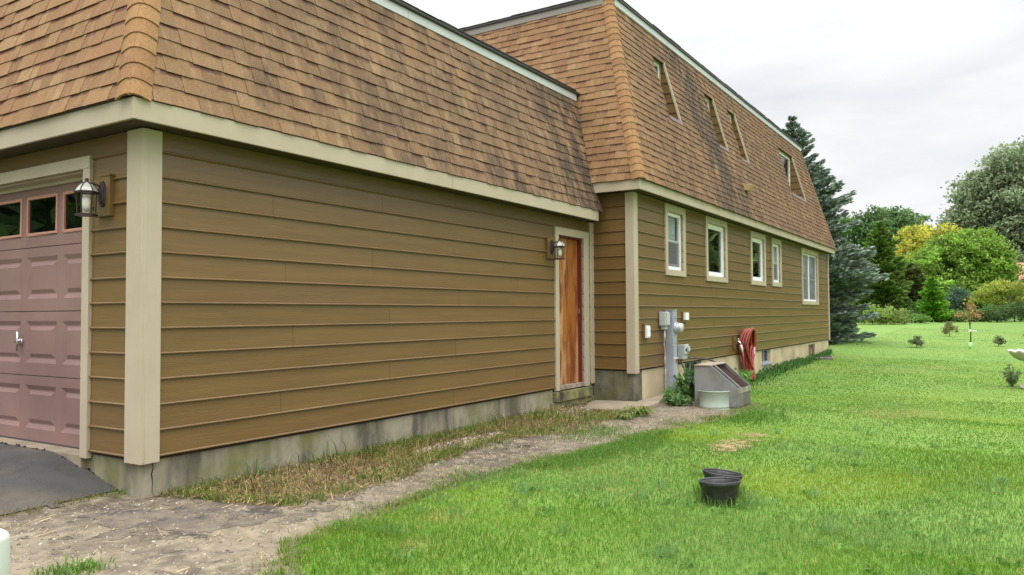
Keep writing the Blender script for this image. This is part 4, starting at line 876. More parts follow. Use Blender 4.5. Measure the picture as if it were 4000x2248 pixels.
B.append(blades(x, y, np.where(g, rng.uniform(.03, .11, k), rng.uniform(.03, .12, k)), np.where(g, .0035, .0022), c, np.where(g, .9, 1.7)))
def clumpleaf(P, nl, size, col, hgt, spread=.06):      # small broad-leaf weeds
    for cx, cy, s_ in P:
        k = int(nl*s_); x = cx+rng.normal(0, spread*s_, k); y = np.minimum(cy+rng.normal(0, spread*s_, k), 10); 
        yield blades(x, y, rng.uniform(.35, 1, k)*hgt*s_, rng.uniform(.5, 1, k)*size, np.array(col)*rng.uniform(.7, 1.35, (k, 1)), 1.5)
WP = [(rng.uniform(.3, 6.8), -rng.uniform(.03, .10), rng.uniform(.5, 1.3)) for _ in range(40)]+[(rng.uniform(.6, 5.6), lerp_pts(BED_E, rng.uniform(.6, 5.6))+rng.uniform(.0, .3), rng.uniform(.4, .9)) for _ in range(26)]
B += list(clumpleaf(WP, 18, .009, (.095, .19, .045), .085))
x, y, r = polar(5200, 2.6, 4.6, 0, 40); ok = on_lawn(x, y) & (y > lerp_pts(LAWN_E, x)-.85) & (x < 1.6); x, y = x[ok], y[ok]; k = len(x)
B.append(blades(x, y, rng.uniform(.045, .085, k), rng.uniform(.008, .016, k), np.array([.15, .29, .07])*rng.uniform(.7, 1.4, (k, 1)), 1.6))
for ax, ay, nn, rr in ((-1.06, -.97, 160, .06), (-.98, -1.05, 120, .05), (.03, .22, 70, .05), (4.35, -1.25, 500, .22), (4.75, -1.30, 220, .16)):
    x = ax+rng.normal(0, rr*1.4, nn); y = ay+rng.normal(0, rr*.8, nn); ok = (y < -.02) | (x < .0); x, y = x[ok], y[ok]; k = len(x)
    B.append(blades(x, y, rng.uniform(.025, .075, k), np.full(k, .004), np.array([.13, .24, .045])*rng.uniform(.7, 1.4, (k, 1)), 1.0))
x = rng.uniform(-3.5, .05, 1500); y = .26-.02*x+rng.normal(0, .03, 1500); gm = rng.uniform(0, 1, (1500, 1)) < .5
B.append(blades(x, y, rng.uniform(.015, .05, 1500), np.full(1500, .003), np.where(gm, np.array([.14, .20, .04]), np.array([.33, .24, .10]))*rng.uniform(.7, 1.3, (1500, 1)), 1.3))
# tall dry stalks and thin upright grasses against the wall
x = rng.uniform(.3, 5.2, 420); y = -rng.uniform(.04, 1.0, 420); ok = keep_bed(x, y); x, y = x[ok], y[ok]; k = len(x); B.append(blades(x, y, rng.uniform(.08, .26, k), np.full(k, .0028), np.where(rng.uniform(0, 1, (k, 1)) < .5, np.array([.46, .35, .17]), np.array([.06, .036, .02])), 1.1, curl=.6))
x = np.repeat(np.array([.95, 1.5, 1.75, 3.9, 4.3]), 9)+rng.normal(0, .06, 45); y = -np.abs(rng.normal(.05, .03, 45))-.015; B.append(blades(x, y, rng.uniform(.12, .26, 45), np.full(45, .0045), np.array([.12, .24, .06])*rng.uniform(.8, 1.3, (45, 1)), .6))
# leafy strip along the house foundation
n = 5200; x = rng.uniform(9.2, 21.3, n); y = YH-.03-np.abs(rng.normal(0, .20, n))*np.clip(1.15-np.abs(x-13)/9, .25, 1); dn = np.clip(.75+.5*vnoise(x, y, .8, 61)-.5*(x > 17.5)+.4*(x > 20), .1, 1); ok = rng.uniform(0, 1, n) < dn; x, y = x[ok], y[ok]; k = len(x)
B.append(blades(x, y, rng.uniform(.05, .24, k)*np.clip(1-(YH-y)/.8, .3, 1), rng.uniform(.008, .018, k), np.array([.085, .185, .05])*rng.uniform(.55, 1.5, (k, 1)), 1.2))
o = np_mesh('weeds', *merge(B), M['blade']); tag(o, 'weeds and dry stubble growing along the foundations', 'weeds', kind='stuff')
# straw litter and pebbles on the path
def litter(n, xr, yr, keep, lens, wd, cols, lift=.012):
    x = rng.uniform(*xr, n); y = rng.uniform(*yr, n); ok = keep(x, y); x, y = x[ok], y[ok]; k = len(x); a = rng.uniform(0, math.pi, k); L = rng.uniform(*lens, k)*rng.uniform(.3, 1, k); dx, dy = np.cos(a)*L/2, np.sin(a)*L/2; wx, wy = -np.sin(a)*wd, np.cos(a)*wd
    z = HT(x, y)+lift; t = rng.uniform(-.004, .012, k); V = np.empty((k, 4, 3)); V[:, 0] = np.c_[x-dx-wx, y-dy-wy, z]; V[:, 1] = np.c_[x+dx-wx, y+dy-wy, z+t]; V[:, 2] = np.c_[x+dx+wx, y+dy+wy, z+t+.001]; V[:, 3] = np.c_[x-dx+wx, y-dy+wy, z+.001]
    c = np.array(cols)[rng.integers(0, len(cols), k)]*rng.uniform(.7, 1.25, (k, 1)); return V.reshape(-1, 3), np.arange(k)[:, None]*4+np.arange(4), np.zeros((0, 3), int), c
kp = lambda x, y: keep_path(x, y)
Ls = [litter(24000, (-3.5, 8.5), (-3.4, .3), lambda x, y: kp(x, y) & (rng.uniform(0, 1, len(x)) < .25+.75*(vnoise(x, y, 1.1, 71) > 0)), (.015, .09), .0016, [(.42, .30, .14), (.36, .25, .12), (.10, .065, .04), (.50, .40, .23), (.06, .045, .035), (.07, .05, .04)]),
      litter(5200, (.1, 7), (-1.4, 0), lambda x, y: keep_bed(x, y), (.05, .30), .0026, [(.46, .34, .16), (.36, .24, .11), (.12, .075, .035)], .025),
      litter(420, (-3.0, 6), (-3.4, .3), kp, (.10, .30), .0022, [(.52, .40, .20), (.16, .10, .06), (.44, .32, .16)], .014)]
V, Q, T, CQ, CT = merge(Ls); o = np_mesh('straw_litter', V, Q, np.zeros((0, 3), int), CQ, np.zeros((0, 3)), M['straw']); tag(o, 'dry straw and twig bits scattered over the path', 'straw', kind='stuff')
def pebbles(n, xr, yr, keep, size, cols):
    x = rng.uniform(*xr, n); y = rng.uniform(*yr, n); ok = keep(x, y); x, y = x[ok], y[ok]; k = len(x); s_ = size*np.minimum(rng.lognormal(0, .5, k), 2.4); z = HT(x, y)+.006
    O6 = np.array([(1, 0, 0), (0, 1, 0), (-1, 0, 0), (0, -1, 0), (0, 0, .7), (0, 0, -.5)]); F = np.array([(0, 1, 4), (1, 2, 4), (2, 3, 4), (3, 0, 4), (1, 0, 5), (2, 1, 5), (3, 2, 5), (0, 3, 5)])
    a = rng.uniform(0, 6.28, k); ca, sa = np.cos(a), np.sin(a); sx_ = s_*rng.uniform(.8, 1.7, k)
    V = np.empty((k, 6, 3)); 
    for j, (u, v_, w_) in enumerate(O6): U_ = u*sx_*rng.uniform(.75, 1.2, k); W_ = v_*s_*rng.uniform(.75, 1.2, k); V[:, j] = np.c_[x+U_*ca-W_*sa, y+U_*sa+W_*ca, z+w_*s_]
    c = np.repeat(np.array(cols)[rng.integers(0, len(cols), k)]*rng.uniform(.7, 1.2, (k, 1)), 8, 0); return V.reshape(-1, 3), (np.arange(k)[:, None, None]*6+F).reshape(-1, 3), c
PT = [pebbles(24000, (-3.6, 8.5), (-3.6, .3), kp, .0050, [(.34, .30, .25), (.27, .23, .18), (.20, .17, .14), (.42, .38, .32), (.12, .10, .085), (.16, .13, .10)]),
      pebbles(2600, (2.2, 6.9), (-.75, -.2), lambda x, y: ((x-3.15)/.75)**2+((y+.50)/.15)**2 < 1+.5*vnoise(x, y, 3, 51), .009, [(.66, .64, .68), (.56, .54, .56), (.44, .36, .32)]),
      pebbles(260, (4.8, 6.2), (-.5, -.1), lambda x, y: y < 0, .010, [(.62, .58, .58), (.42, .30, .26)]),
      pebbles(7000, (-3.4, 0), (.3, 3), lambda x, y: y > .3-.02*x, .0036, [(.33, .31, .30), (.20, .18, .17), (.05, .047, .047), (.04, .038, .038)])]
V = np.concatenate([p[0] for p in PT]); o_ = np.cumsum([0]+[len(p[0]) for p in PT]); T = np.concatenate([p[1]+o_[i] for i, p in enumerate(PT)])
o = np_mesh('pebbles', V, np.zeros((0, 4), int), T, np.zeros((0, 3)), np.concatenate([p[2] for p in PT]), M['pebble'], smooth=True); tag(o, 'small pale stones scattered over the path and bed', 'pebbles', kind='stuff')

# ------------------------------------------------------------------ plants
def leafcloud(C_, N_, size, cols, up=.75, aspect=1.6, shade=(.7, 1.3)):      # quads: centres C_, count
    k = len(C_); d = rng.normal(0, 1, (k, 3)); d[:, 2] = d[:, 2]*.7+up; d /= np.linalg.norm(d, axis=1)[:, None]
    t = rng.normal(0, 1, (k, 3)); a = np.cross(d, t); a /= np.linalg.norm(a, axis=1)[:, None]; b = np.cross(d, a); s_ = size*rng.uniform(.55, 1.35, (k, 1))
    a = a*s_*aspect*.5; b = b*s_*.5; V = np.stack([C_-a, C_-b*.8+a*.1, C_+a, C_+b*.8+a*.1], 1)
    c = np.array(cols)[rng.integers(0, len(cols), k)]*rng.uniform(*shade, (k, 1))
    return V.reshape(-1, 3), np.arange(k)[:, None]*4+np.arange(4), c
def limbs(mb, base, top, r0, nb, reach, lo=.35, seed=0):
    r = random.Random(seed); b, t = Vector(base), Vector(top); pth = [b+(t-b)*(i/6)+Vector((r.uniform(-1, 1), r.uniform(-1, 1), 0))*r0*.7*(i > 0) for i in range(7)]
    mb.tube(pth, [r0*(1.25-.95*i/6) for i in range(7)], 9)
    for i in range(nb):
        f = lo+(1-lo)*i/nb; p = b+(t-b)*f; a = i*2.4+r.uniform(-.4, .4); L = reach*(1.05-.55*f)*r.uniform(.7, 1.1); e = Vector((math.cos(a)*L, math.sin(a)*L, L*r.uniform(.35, .8)))
        mb.tube([p, p+e*.35+Vector((0, 0, -.05*L)), p+e*.7, p+e], [r0*.42*(1.1-f*.6), r0*.3*(1.1-f*.6), r0*.18, r0*.06], 6)
def tree(name, label, cat, x, y, h, blobs, nclump, per, size, cols, r0, crown_lo=.3, group=None, seed=1, spread=.22, nb=9, aspect=1.6):
    """blobs: (dx, dy, dz0..1, rx, ry, rz) in metres/fraction of height; clumps of leaf faces fill each blob's outer half"""
    z = hz_(x, y); t = thing(name, label, cat, (x, y, z), group); m = MB()
    limbs(m, (x, y, z-.1), (x, y, z+h*.86), r0, nb, max(b[3] for b in blobs)*.75, crown_lo, seed); m.build('trunk', M['bark'], t, smooth=True)
    vol = np.array([b[3]*b[4]*b[5] for b in blobs])**.67; Cs = []
    for b, w_ in zip(blobs, vol/vol.sum()):
        k = max(3, int(nclump*w_)); d = rng.normal(0, 1, (k, 3)); d /= np.linalg.norm(d, axis=1)[:, None]; rr = rng.uniform(.15, 1.03, (k, 1))**.5
        cc = np.array([x+b[0], y+b[1], z+b[2]*h])+d*rr*np.array(b[3:6]); cc = cc[cc[:, 2] > z+.12]; Cs.append(cc)
    Cc = np.concatenate(Cs); P = np.repeat(Cc, per, 0)+rng.normal(0, 1, (len(Cc)*per, 3))*np.array([spread, spread, spread*.6])
    tone = np.repeat(rng.uniform(.62, 1.35, (len(Cc), 1)), per, 0)
    V, Q, c = leafcloud(P, 0, size, cols, aspect=aspect); c = c*tone
    np_mesh('crown', V, Q, np.zeros((0, 3), int), c, np.zeros((0, 3)), M['leaf'], t)
    return t
def conifer(name, label, cat, x, y, h, rb, levels, cols, r0, tips=24, size=.11, lean=0, group=None, prof=None, droop=.18, nbr=11, low=.02):
    z = hz_(x, y); t = thing(name, label, cat, (x, y, z), group); m = MB(); m.tube([(x, y, z-.1), (x, y, z+h*.5), (x, y, z+h*.985)], [r0, r0*.6, .012], 8)
    V, Q, CC = [], [], []; o = 0; r = random.Random(int(x*10)); Ps, Ds, Ss = [], [], []
    for i in range(levels):
        f = low+(1-low)*(i+r.uniform(-.35, .35))/levels; f = min(max(f, 0), .985); R_ = rb*(prof(f) if prof else (1-f)**.85); zz = z+f*h; n = max(4, int(nbr*(.5+.6*(1-f))))
        a0 = r.uniform(0, 6.28)
        for j in range(n):
            a = a0+2*math.pi*j/n+r.uniform(-.25, .25); L = R_*r.uniform(.68, 1.12); ux, uy = math.cos(a), math.sin(a); el = .28*f-droop*(1-f)
            e = Vector((ux*L, uy*L, el*L)); mid = Vector((ux*L*.5, uy*L*.5, (el*.5-.10)*L)); b0 = Vector((x, y, zz))
            if r.random() < .5: m.tube([b0, b0+mid, b0+e], [r0*.16*(1-f)+.008, r0*.1*(1-f)+.006, .004], 4, caps=False)
            k = max(4, int(tips*(.25+L/rb))); u = rng.uniform(.22, 1, k)**.7; side = rng.normal(0, .17, k)*L*(1.15-u*.6)
            px_ = b0.x+ux*L*u-uy*side; py_ = b0.y+uy*L*u+ux*side; pz_ = zz+el*L*u-.35*L*u*(1-u)+rng.normal(0, .03, k)-np.abs(side)*.22
            Ps.append(np.c_[px_, py_, pz_]); Ds.append(np.c_[ux*.8-uy*side/L*1.6+0*u, uy*.8+ux*side/L*1.6+0*u, .12+.30*rng.uniform(-.6, 1, k)]); Ss.append(np.full(k, .75+.45*(L/rb)))
    P = np.concatenate(Ps); D = np.concatenate(Ds); D /= np.linalg.norm(D, axis=1)[:, None]; s_ = (np.concatenate(Ss)*size)[:, None]*rng.uniform(.7, 1.3, (len(P), 1))
    tone = rng.uniform(.55, 1.4, (len(P), 1)); col = np.array(cols)[rng.integers(0, len(cols), len(P))]*tone; Vs, Qs, Cs = [], [], []; o = 0
    for q in range(3):      # three crossed blades per sprig
        tt = rng.normal(0, 1, P.shape); b = np.cross(D, tt); b /= np.linalg.norm(b, axis=1)[:, None]
        V_ = np.stack([P-D*s_*.5, P-b*s_*.30+D*s_*.1, P+D*s_*1.0, P+b*s_*.30+D*s_*.1], 1).reshape(-1, 3); Vs.append(V_); Qs.append(np.arange(len(P))[:, None]*4+np.arange(4)+o); Cs.append(col); o += len(V_)
    m.build('trunk', M['bark'], t)
    np_mesh('crown', np.concatenate(Vs), np.concatenate(Qs), np.zeros((0, 3), int), np.concatenate(Cs), np.zeros((0, 3)), M['needle'], t)
    return t
spr = lambda f: float(np.interp(f, [0, .05, .2, .34, .54, .705, .815, .92, 1], [.80, .90, .98, 1, .76, .54, .32, .15, .02]))*(.97+.09*math.sin(f*23)+.06*math.sin(f*51))
conifer('blue_spruce', 'tall blue green spruce behind the far corner of the house', 'spruce tree', 26.95, 1.50, 8.45, 2.70, 54, [(.100, .145, .115), (.085, .125, .095), (.15, .19, .165), (.06, .09, .06)], .17, tips=170, size=.115, prof=spr)
jun = lambda f: (1-f)**.6*(.92+.12*math.sin(f*26))
conifer('juniper_tree', 'dark olive conical juniper right of the blue spruce', 'juniper', 54, 1.85, 6.7, 2.25, 34, [(.075, .135, .03), (.10, .16, .04), (.06, .10, .028)], .16, tips=110, size=.17, prof=jun, droop=-.25)
conifer('juniper_tree', 'broad brownish green juniper low behind the pale bush', 'juniper', 56.5, .35, 3.9, 1.9, 24, [(.075, .11, .032), (.095, .125, .04), (.06, .08, .03)], .14, tips=90, size=.17, prof=lambda f: (1-f)**.5, droop=-.2)
conifer('cedar_tree', 'small bright green cedar alone at the lawn edge', 'cedar', 53.45, -1.15, 2.9, 1.12, 26, [(.085, .20, .025), (.115, .235, .03), (.065, .15, .022)], .09, tips=80, size=.12, prof=lambda f: (1-f)**.62*(.95+.1*math.sin(f*24)), droop=-.3)
tree('maple_tree', 'dark green feathery maple behind the juniper', 'tree', 84.5, 5.2, 11.3, [(0, 0, .80, 3.2, 3.0, 2.0), (1.6, -2.0, .80, 2.2, 2.2, 1.6), (-1.4, 2.2, .78, 2.4, 2.4, 1.6), (.5, -3.0, .70, 1.7, 1.7, 1.1), (0, 0, .55, 2.6, 2.6, 2)], 420, 44, .24, [(.08, .15, .05), (.10, .18, .06), (.065, .12, .045)], .25, .4, seed=3, spread=.30)
tree('yellow_tree', 'golden yellow locust tree between the junipers and the big grey green tree', 'tree', 77, .7, 8.7, [(0, .3, .78, 2.0, 2.0, 1.9), (-.5, 1.7, .60, 2.0, 2.0, 1.4), (.4, -1.4, .72, 2.2, 2.2, 1.8), (-1, 2.3, .45, 1.5, 1.5, 1.6), (0, 0, .45, 2.5, 2.5, 2.0)], 380, 44, .20, [(.31, .315, .045), (.26, .29, .045), (.36, .345, .045), (.18, .245, .045)], .18, .35, seed=5, spread=.32)
tree('round_tree', 'lime green round tree in front of the tall grey green tree', 'tree', 68.3, -2.3, 6.9, [(0, .3, .58, 3.3, 3.2, 2.5), (0, -2.0, .52, 2.0, 1.9, 2.2), (0, 2.6, .50, 2.0, 1.9, 1.9), (-.5, -.6, .78, 2.2, 2.4, 1.5), (-1, .2, .30, 3.2, 3.6, 1.6), (-1.2, .2, .14, 3.0, 3.3, 1.2)], 860, 62, .17, [(.135, .25, .03), (.17, .30, .038), (.10, .20, .026), (.20, .32, .055)], .2, .12, seed=6, spread=.27, nb=14)
tree('tall_tree', 'tallest grey green tree at the right edge', 'tree', 114.3, -5.6, 22.3, [(0, 0, .60, 5.6, 5.5, 5.0), (0, -4.0, .64, 4.4, 4.4, 4.0), (0, 4.6, .50, 3.3, 3.3, 3.0), (0, 2.6, .70, 3.4, 3.4, 3.2), (0, -2.0, .84, 4.2, 4.4, 3.0), (0, .5, .30, 5.5, 6.0, 4.0), (0, -7.5, .55, 4.5, 4.5, 5.0)], 1100, 62, .30, [(.15, .205, .11), (.18, .24, .13), (.115, .165, .085), (.21, .27, .155)], .5, .2, seed=8, spread=.62, nb=16)
tree('ash_shrub', 'dark bluish green shrub between the small cedar and the yellowing tree', 'shrub', 61.5, -2.25, 2.4, [(0, 0, .5, 1.0, 1.0, 1.1), (0, -.7, .4, .8, .8, .9)], 80, 40, .12, [(.04, .085, .05), (.05, .10, .06)], .06, .1, seed=11, spread=.2)
tree('yellowing_tree', 'small spreading yellow green tree in front of the red roof', 'tree', 60.5, -4.95, 2.75, [(0, .8, .72, .9, .9, .40), (0, -.6, .78, 1.1, 1.1, .40), (0, 0, .88, .7, .7, .35), (0, 1.3, .5, .7, .7, .3), (0, -1.4, .55, .8, .8, .35), (0, 0, .4, 1.0, 1.0, .35)], 150, 34, .11, [(.20, .25, .04), (.25, .27, .04), (.14, .22, .04)], .07, .2, seed=12, spread=.2)
for i, (x, y, h, wd, lab, cols) in enumerate([(55.8, -4.35, 1.15, .85, 'dark green shrub below the yellowing tree', [(.055, .105, .032), (.07, .125, .04)]), (56.5, -5.6, 1.35, 1.0, 'dark green shrub against the right edge under the red roof', [(.05, .10, .03), (.065, .12, .035)]), (55.9, -3.5, .85, .55, 'pale grassy shrub left of the dark shrubs', [(.12, .19, .05), (.14, .22, .06)]),
      (47.0, 1.55, 1.15, .95, 'pale green bush beside the foot of the spruce', [(.15, .25, .045), (.19, .29, .06)]), (47.4, .55, 1.05, .85, 'pale green bush with brown tips right of the other pale bush', [(.14, .24, .045), (.19, .27, .07), (.2, .2, .08)]), (50.2, -.25, .55, .8, 'low leafy bush at the foot of the broad juniper', [(.10, .20, .04), (.12, .23, .045)]), (53.2, .0, .8, .8, 'low dark bush left of the small cedar', [(.055, .11, .035), (.08, .15, .04)]), (54.5, -2.3, .75, .6, 'low leafy bush right of the small cedar', [(.10, .2, .04), (.08, .16, .035)])]):
    tree('bush', lab, 'bush', x, y, h, [(0, 0, .45, wd, wd, h*.55), (0, wd*.6, .35, wd*.6, wd*.6, h*.4), (0, -wd*.6, .35, wd*.6, wd*.6, h*.42)], 90, 40, .075, cols, .03, .05, seed=20+i, spread=.13, nb=5)
# dense growth that closes the view behind the trees
n = 16000; x = rng.uniform(92, 112, n); y = rng.uniform(-40, 60, n); z = HT(x, y)+rng.uniform(0, 1, n)**.8*(4.0+1.2*vnoise(y, x*0, .25, 5)+1.0*vnoise(y, x*0, .9, 6)); V, Q, c = leafcloud(np.c_[x, y, z], 0, .75, [(.045, .085, .03), (.06, .11, .035), (.08, .12, .045), (.05, .075, .03)])
o = np_mesh('far_thicket', V, Q, np.zeros((0, 3), int), c, np.zeros((0, 3)), M['leaf']); tag(o, 'dark thicket closing the far end of the yard', 'thicket', kind='stuff')
# trees across the yard, mirrored in the window panes
for i, (x, y, h, lab) in enumerate(((50, -12.5, 10, 'broad green tree across the yard outside the photo, nearest the big grey green tree'), (42, -15.5, 11, 'tall green tree in the middle of the row outside the photo'), (33, -18, 12, 'tallest green tree at the near end of the row outside the photo'))):
    tree('yard_tree', lab, 'tree', x, y, h, [(0, 0, .6, 3.6, 3.6, 3.8), (1.5, 1, .4, 3, 3, 3), (-2, 0, .4, 3, 3, 3)], 260, 18, .5, [(.13, .21, .07), (.16, .25, .08)], .22, .2, seed=31+i, spread=.4)
for i, (x, y, h, lab) in enumerate(((-8, 19, 9, 'round tree beyond the driveway outside the photo'), (-12.5, 25, 11, 'taller tree farther beyond the driveway outside the photo'))):
    tree('yard_tree', lab, 'tree', x, y, h, [(0, 0, .6, 3.6, 3.6, 3.4), (1.5, 1, .4, 3, 3, 3), (-2, 0, .4, 3, 3, 3)], 240, 18, .5, [(.11, .18, .07), (.14, .22, .08)], .22, .2, seed=41+i, spread=.4)
# young shrubs on the lawn
for i, (x, y, h, wd, lab) in enumerate([(26.0, -2.55, .36, .20, 'tiny round shrub on the lawn nearest the spruce'), (34.6, -3.07, .62, .30, 'larger twiggy young shrub on the lawn left of the sapling'), (28.0, -4.85, .32, .17, 'tiny dark shrub on the lawn right of the sapling'), (30.3, -5.85, .62, .22, 'dark young shrub cut by the right edge of the photo')]):
    tree('young_shrub', lab, 'shrub', x, y, h, [(0, 0, .42, wd, wd, h*.42), (0, 0, .75, wd*.45, wd*.45, h*.3)], 30, 18, .05, [(.12, .18, .07), (.16, .21, .09), (.09, .14, .06)]+([(.20, .13, .07)] if i == 1 else []), .012, .1, 'young shrubs on the lawn', 40+i, spread=.05, nb=6, aspect=2.4)
# sapling
sx_, sy_ = 26.35, -4.08; sz = hz_(sx_, sy_)
t = thing('sapling', 'thin young sapling with reddish leaves, white ribbon and pale green trunk guard', 'sapling', (sx_, sy_, sz))
m = MB(); m.tube([(sx_, sy_, sz), (sx_+.02, sy_-.02, sz+.5), (sx_, sy_+.02, sz+.95), (sx_-.02, sy_, sz+1.5)], [.022, .018, .014, .006], 7); m.tube([(sx_, sy_, sz+.72), (sx_, sy_-.06, sz+1.0), (sx_, sy_-.05, sz+1.35)], [.011, .01, .004], 6); m.tube([(sx_, sy_, sz+.9), (sx_, sy_+.18, sz+1.1), (sx_, sy_+.30, sz+1.22)], [.01, .007, .004], 6); m.tube([(sx_, sy_, sz+.95), (sx_, sy_-.18, sz+1.06), (sx_, sy_-.28, sz+1.15)], [.01, .007, .004], 6); m.build('trunk', M['bark'], t, smooth=True)
cc = np.concatenate([np.array([sx_, sy_-.02, sz+1.32])+rng.normal(0, 1, (130, 3))*np.array([.10, .10, .13]), np.array([sx_, sy_+.27, sz+1.14])+rng.normal(0, 1, (45, 3))*np.array([.08, .08, .05]), np.array([sx_, sy_-.24, sz+1.06])+rng.normal(0, 1, (40, 3))*np.array([.08, .08, .05]), np.array([sx_, sy_, sz+1.05])+rng.normal(0, 1, (60, 3))*np.array([.12, .12, .1])])
V, Q, c = leafcloud(cc, 0, .042, [(.36, .19, .09), (.30, .15, .07), (.25, .2, .08), (.17, .22, .06)], aspect=2.4); np_mesh('crown', V, Q, np.zeros((0, 3), int), c, np.zeros((0, 3)), M['leaf'], t)
m = MB(); m.box(sx_-.02, sx_+.02, sy_-.19, sy_+.03, sz+.565, sz+.60); m.box(sx_-.015, sx_+.015, sy_-.02, sy_+.035, sz+.54, sz+.63); m.build('ribbon', M['white'], t, bevel=.004)
m = MB(); m.tube([(sx_-.02, sy_+.01, sz-.02), (sx_-.01, sy_, sz+.20)], [.035, .058], 10); m.build('trunk_guard', M['greenpost'], t, smooth=True)

# leafy plants by the meter, day lily
def leafy(name, label, x, y, h, wd, n, size, cols, seed, group=None):
    z = hz_(x, y); t = thing(name, label, 'plant', (x, y, z), group); m = MB(); r = random.Random(seed)
    for i in range(8): a = r.uniform(0, 6.28); q = r.uniform(.3, 1)*wd; m.tube([(x, y, z), (x+math.cos(a)*q*.5, y+math.sin(a)*q*.5, z+h*.6), (x+math.cos(a)*q, y+math.sin(a)*q, z+h*r.uniform(.7, 1))], [.006, .004, .002], 5)
    m.build('stem', mat('green_stem', (.10, .15, .05), .7) if 'green_stem' not in bpy.data.materials else bpy.data.materials['green_stem'], t, smooth=True)
    ns = 16; a = rng.uniform(0, 6.28, ns); tp = np.c_[np.cos(a), np.sin(a), np.zeros(ns)]*rng.uniform(.25, 1.1, (ns, 1))*np.array([wd, wd*.8, 0]); tp[:, 2] = h*rng.uniform(.45, 1.25, ns)
    q = rng.integers(0, ns, n); u = rng.uniform(.12, 1, (n, 1)); P = np.array([x, y, z])+tp[q]*np.c_[u**1.3, u**1.3, u**.9]+rng.normal(0, size*.55, (n, 3)); P = P[(P[:, 1] < YH-.01) & (P[:, 2] > z)]
    V, Q, c = leafcloud(P, 0, size, cols, aspect=2.3, up=.6); np_mesh('leaves', V, Q, np.zeros((0, 3), int), c, np.zeros((0, 3)), M['leaf'], t)
gc = [(.085, .18, .05), (.11, .22, .06), (.06, .13, .04)]
leafy('leafy_weed', 'bushy green weed in front of the meter pedestal', 8.13, -.92, .36, .17, 330, .048, gc, 1)
leafy('leafy_weed', 'shorter green weed left of the meter pedestal below the conduit', 7.86, -.88, .18, .17, 200, .05, gc, 2)
leafy('leafy_weed', 'dark green weed between the meter pedestal and the metal hood', 8.02, -1.14, .34, .11, 200, .05, [(.04, .09, .03), (.055, .12, .04)], 3)
leafy('leafy_weed', 'low green weed along the edge of the concrete slab', 7.32, -1.10, .16, .26, 340, .05, gc, 4)
leafy('leafy_weed', 'low green weed behind the metal hood by the hose', 10.6, -1.05, .30, .30, 360, .06, [(.09, .2, .04), (.11, .23, .05)], 5)
leafy('leafy_weed', 'leafy blue green plant at the foot of the birdbath', 13.6, -5.12, .36, .26, 230, .038, [(.12, .18, .08), (.16, .23, .11), (.09, .14, .06)], 6)
z = hz_(6.0, -1.12); t = thing('day_lily', 'clump of arching day lily leaves beside the concrete slab', 'plant', (6.0, -1.12, z)); L = []
for q, (ax, ay, k_, ll) in enumerate(((5.95, -1.13, 70, .26), (6.25, -1.08, 34, .20), (5.62, -1.10, 40, .17))):
    for i in range(k_):
        a = rng.uniform(0, 6.28); Ln = ll*rng.uniform(.6, 1.25); wd = rng.uniform(.006, .011); b0 = np.array([ax+rng.normal(0, .03), ay+rng.normal(0, .03), z]); d = np.array([math.cos(a), math.sin(a), 0]); s_ = np.array([-d[1], d[0], 0])*wd; arch = rng.uniform(.7, 1.25); pts = []
        for u in np.linspace(0, 1, 7): pts.append(b0+d*Ln*arch*u**1.3+np.array([0, 0, Ln*(1.5*u-1.35*u*u)*1.0]))
        w_ = [.8, 1, 1, .95, .8, .5, .05]; V = np.array([[p-s_*ww, p+s_*ww] for p, ww in zip(pts, w_)]).reshape(-1, 3); Q = np.array([[2*j, 2*j+1, 2*j+3, 2*j+2] for j in range(6)])
        c = (np.array([.19, .27, .075]) if rng.uniform() < .8 else np.array([.30, .22, .09]))*rng.uniform(.7, 1.35); L.append((V, Q, np.zeros((0, 3), int), np.tile(c, (6, 1))))
V, Q, T, CQ, CT = merge(L); np_mesh('leaves', V, Q, np.zeros((0, 3), int), CQ, np.zeros((0, 3)), M['blade'], t)

# ------------------------------------------------------------------ things on the lawn
def pot(label, x, y, tilt, rz):
    z = hz_(x, y); t = local(thing('nursery_pot', label, 'plant pot', (x, y, z-.075), 'black nursery pots on the lawn')); t.scale = (1.13, 1.13, .95); t.rotation_euler = (tilt[0], tilt[1], rz)
    m = MB(); m.lathe([(.0, .004), (.088, .004), (.092, .0), (.100, .06), (.106, .13), (.112, .195), (.118, .212), (.124, .226), (.126, .238), (.121, .239), (.116, .226), (.110, .208), (.107, .19), (.105, .185), (.105, .155), (.102, .150), (.101, .12), (.094, .03), (.0, .025)], n=36); m.build('body', M['blackpl'], t, smooth=True)
    m = MB(); m.lathe([(.123, .2385), (.1275, .241), (.1265, .2475), (.121, .248), (.1195, .241)], n=36); m.build('rim', mat('worn_black_rim', (.05, .05, .052), .35) if 'worn_black_rim' not in bpy.data.materials else bpy.data.materials['worn_black_rim'], t, smooth=True)
    m = MB(); m.lathe([(.096, .05), (.05, .06), (.0, .052)], n=20); m.build('soil', M['soil'], t, smooth=True)
pot('black plastic nursery pot nearer the camera on the lawn', 2.13, -3.36, (-.05, .05), .3)
pot('black plastic nursery pot leaning just behind the other pot', 2.40, -3.262, (.10, .05), .2)
bx, by = 13.25, -5.42; z = hz_(bx, by); t = thing('birdbath', 'pale stone birdbath with scalloped bowl on the lawn', 'birdbath', (bx, by, z))
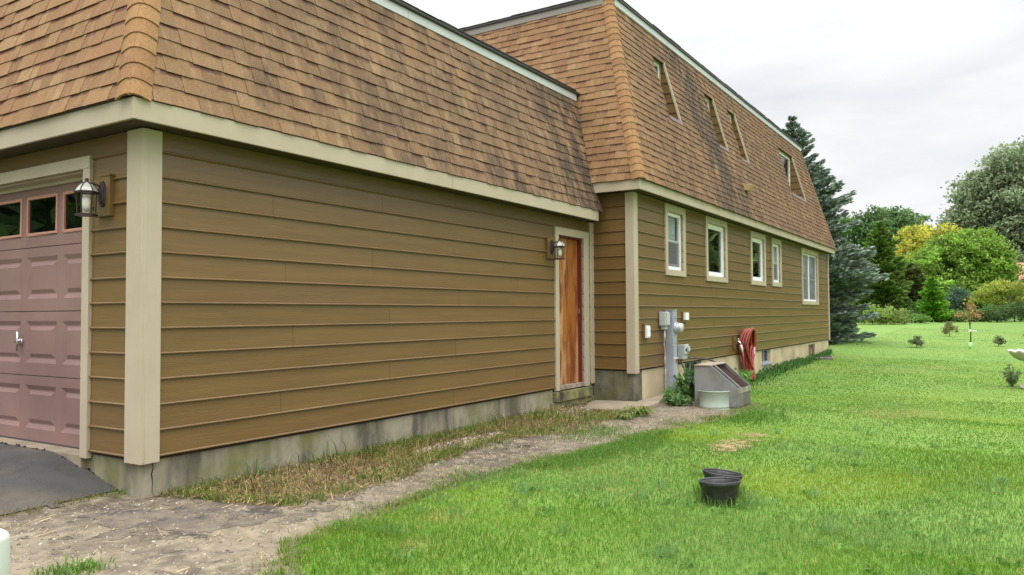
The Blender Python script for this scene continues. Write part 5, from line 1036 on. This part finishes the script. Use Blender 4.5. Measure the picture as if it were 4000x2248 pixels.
m = MB(); rows = []; nn = 96; prof = [(.075, .475), (.17, .495), (.26, .545), (.315, .605), (.345, .64), (.352, .665), (.335, .678), (.31, .665), (.25, .60), (.14, .565), (.0, .555)]
for r_, zz in prof:
    row = []
    for k in range(nn):
        a = 2*math.pi*k/nn; sc = math.cos(a*12); amt = max(0, (r_-.24)/.11); row.append((bx+r_*(1+.030*sc*amt)*math.cos(a), by+r_*(1+.030*sc*amt)*math.sin(a), z+zz+.014*sc*amt))
    rows.append(row)
m.grid(rows, True); m.build('bowl', M['stone'], t, smooth=True)
m = MB(); m.lathe([(.0, .0), (.19, .0), (.195, .03), (.18, .055), (.165, .06), (.165, .085), (.14, .10), (.125, .13), (.115, .20), (.095, .30), (.082, .38), (.085, .43), (.105, .455), (.12, .474), (.0, .474)], (bx, by, z), 32); m.build('pedestal', M['stone'], t, smooth=True)
# pale rounded post at the left edge
z = hz_(-2.07, -2.475); t = thing('bollard', 'pale grey smooth rounded post at the lower left corner', 'post', (-2.07, -2.475, z))
m = MB(); m.lathe([(.0, .0), (.065, .0), (.065, .32-z)]+[(.065-.035*(1-math.cos(a)), .32-z+.03*math.sin(a)) for a in [math.pi/2*i/6 for i in range(1, 7)]]+[(.0, .352-z)], (-2.07, -2.475, z), 28); m.build('body', M['postpl'], t, smooth=True)
# neighbour's house behind the trees
nx, ny = 98, -9.9; z = 3.0; t = thing('neighbour_house', 'distant house with a plain terracotta roof at the right edge', 'house', (nx, ny, .4))
m = MB(); m.box(nx-3, nx+6, ny-5, ny+3.6, .3, 3.2); m.build('wall', mat('pale_wall', (.45, .40, .33), .8), t)
m = MB(); m.face([(nx-3.5, ny-5.5, 3.1), (nx-3.5, ny+4.1, 3.1), (nx+1.5, ny+3.6, 6.3), (nx+1.5, ny-5.5, 6.3)]); m.face([(nx+6.5, ny-5.5, 3.1), (nx+6.5, ny+4.1, 3.1), (nx+1.5, ny+3.6, 6.3), (nx+1.5, ny-5.5, 6.3)]); m.build('roof', M['brick'], t, solid=.15)
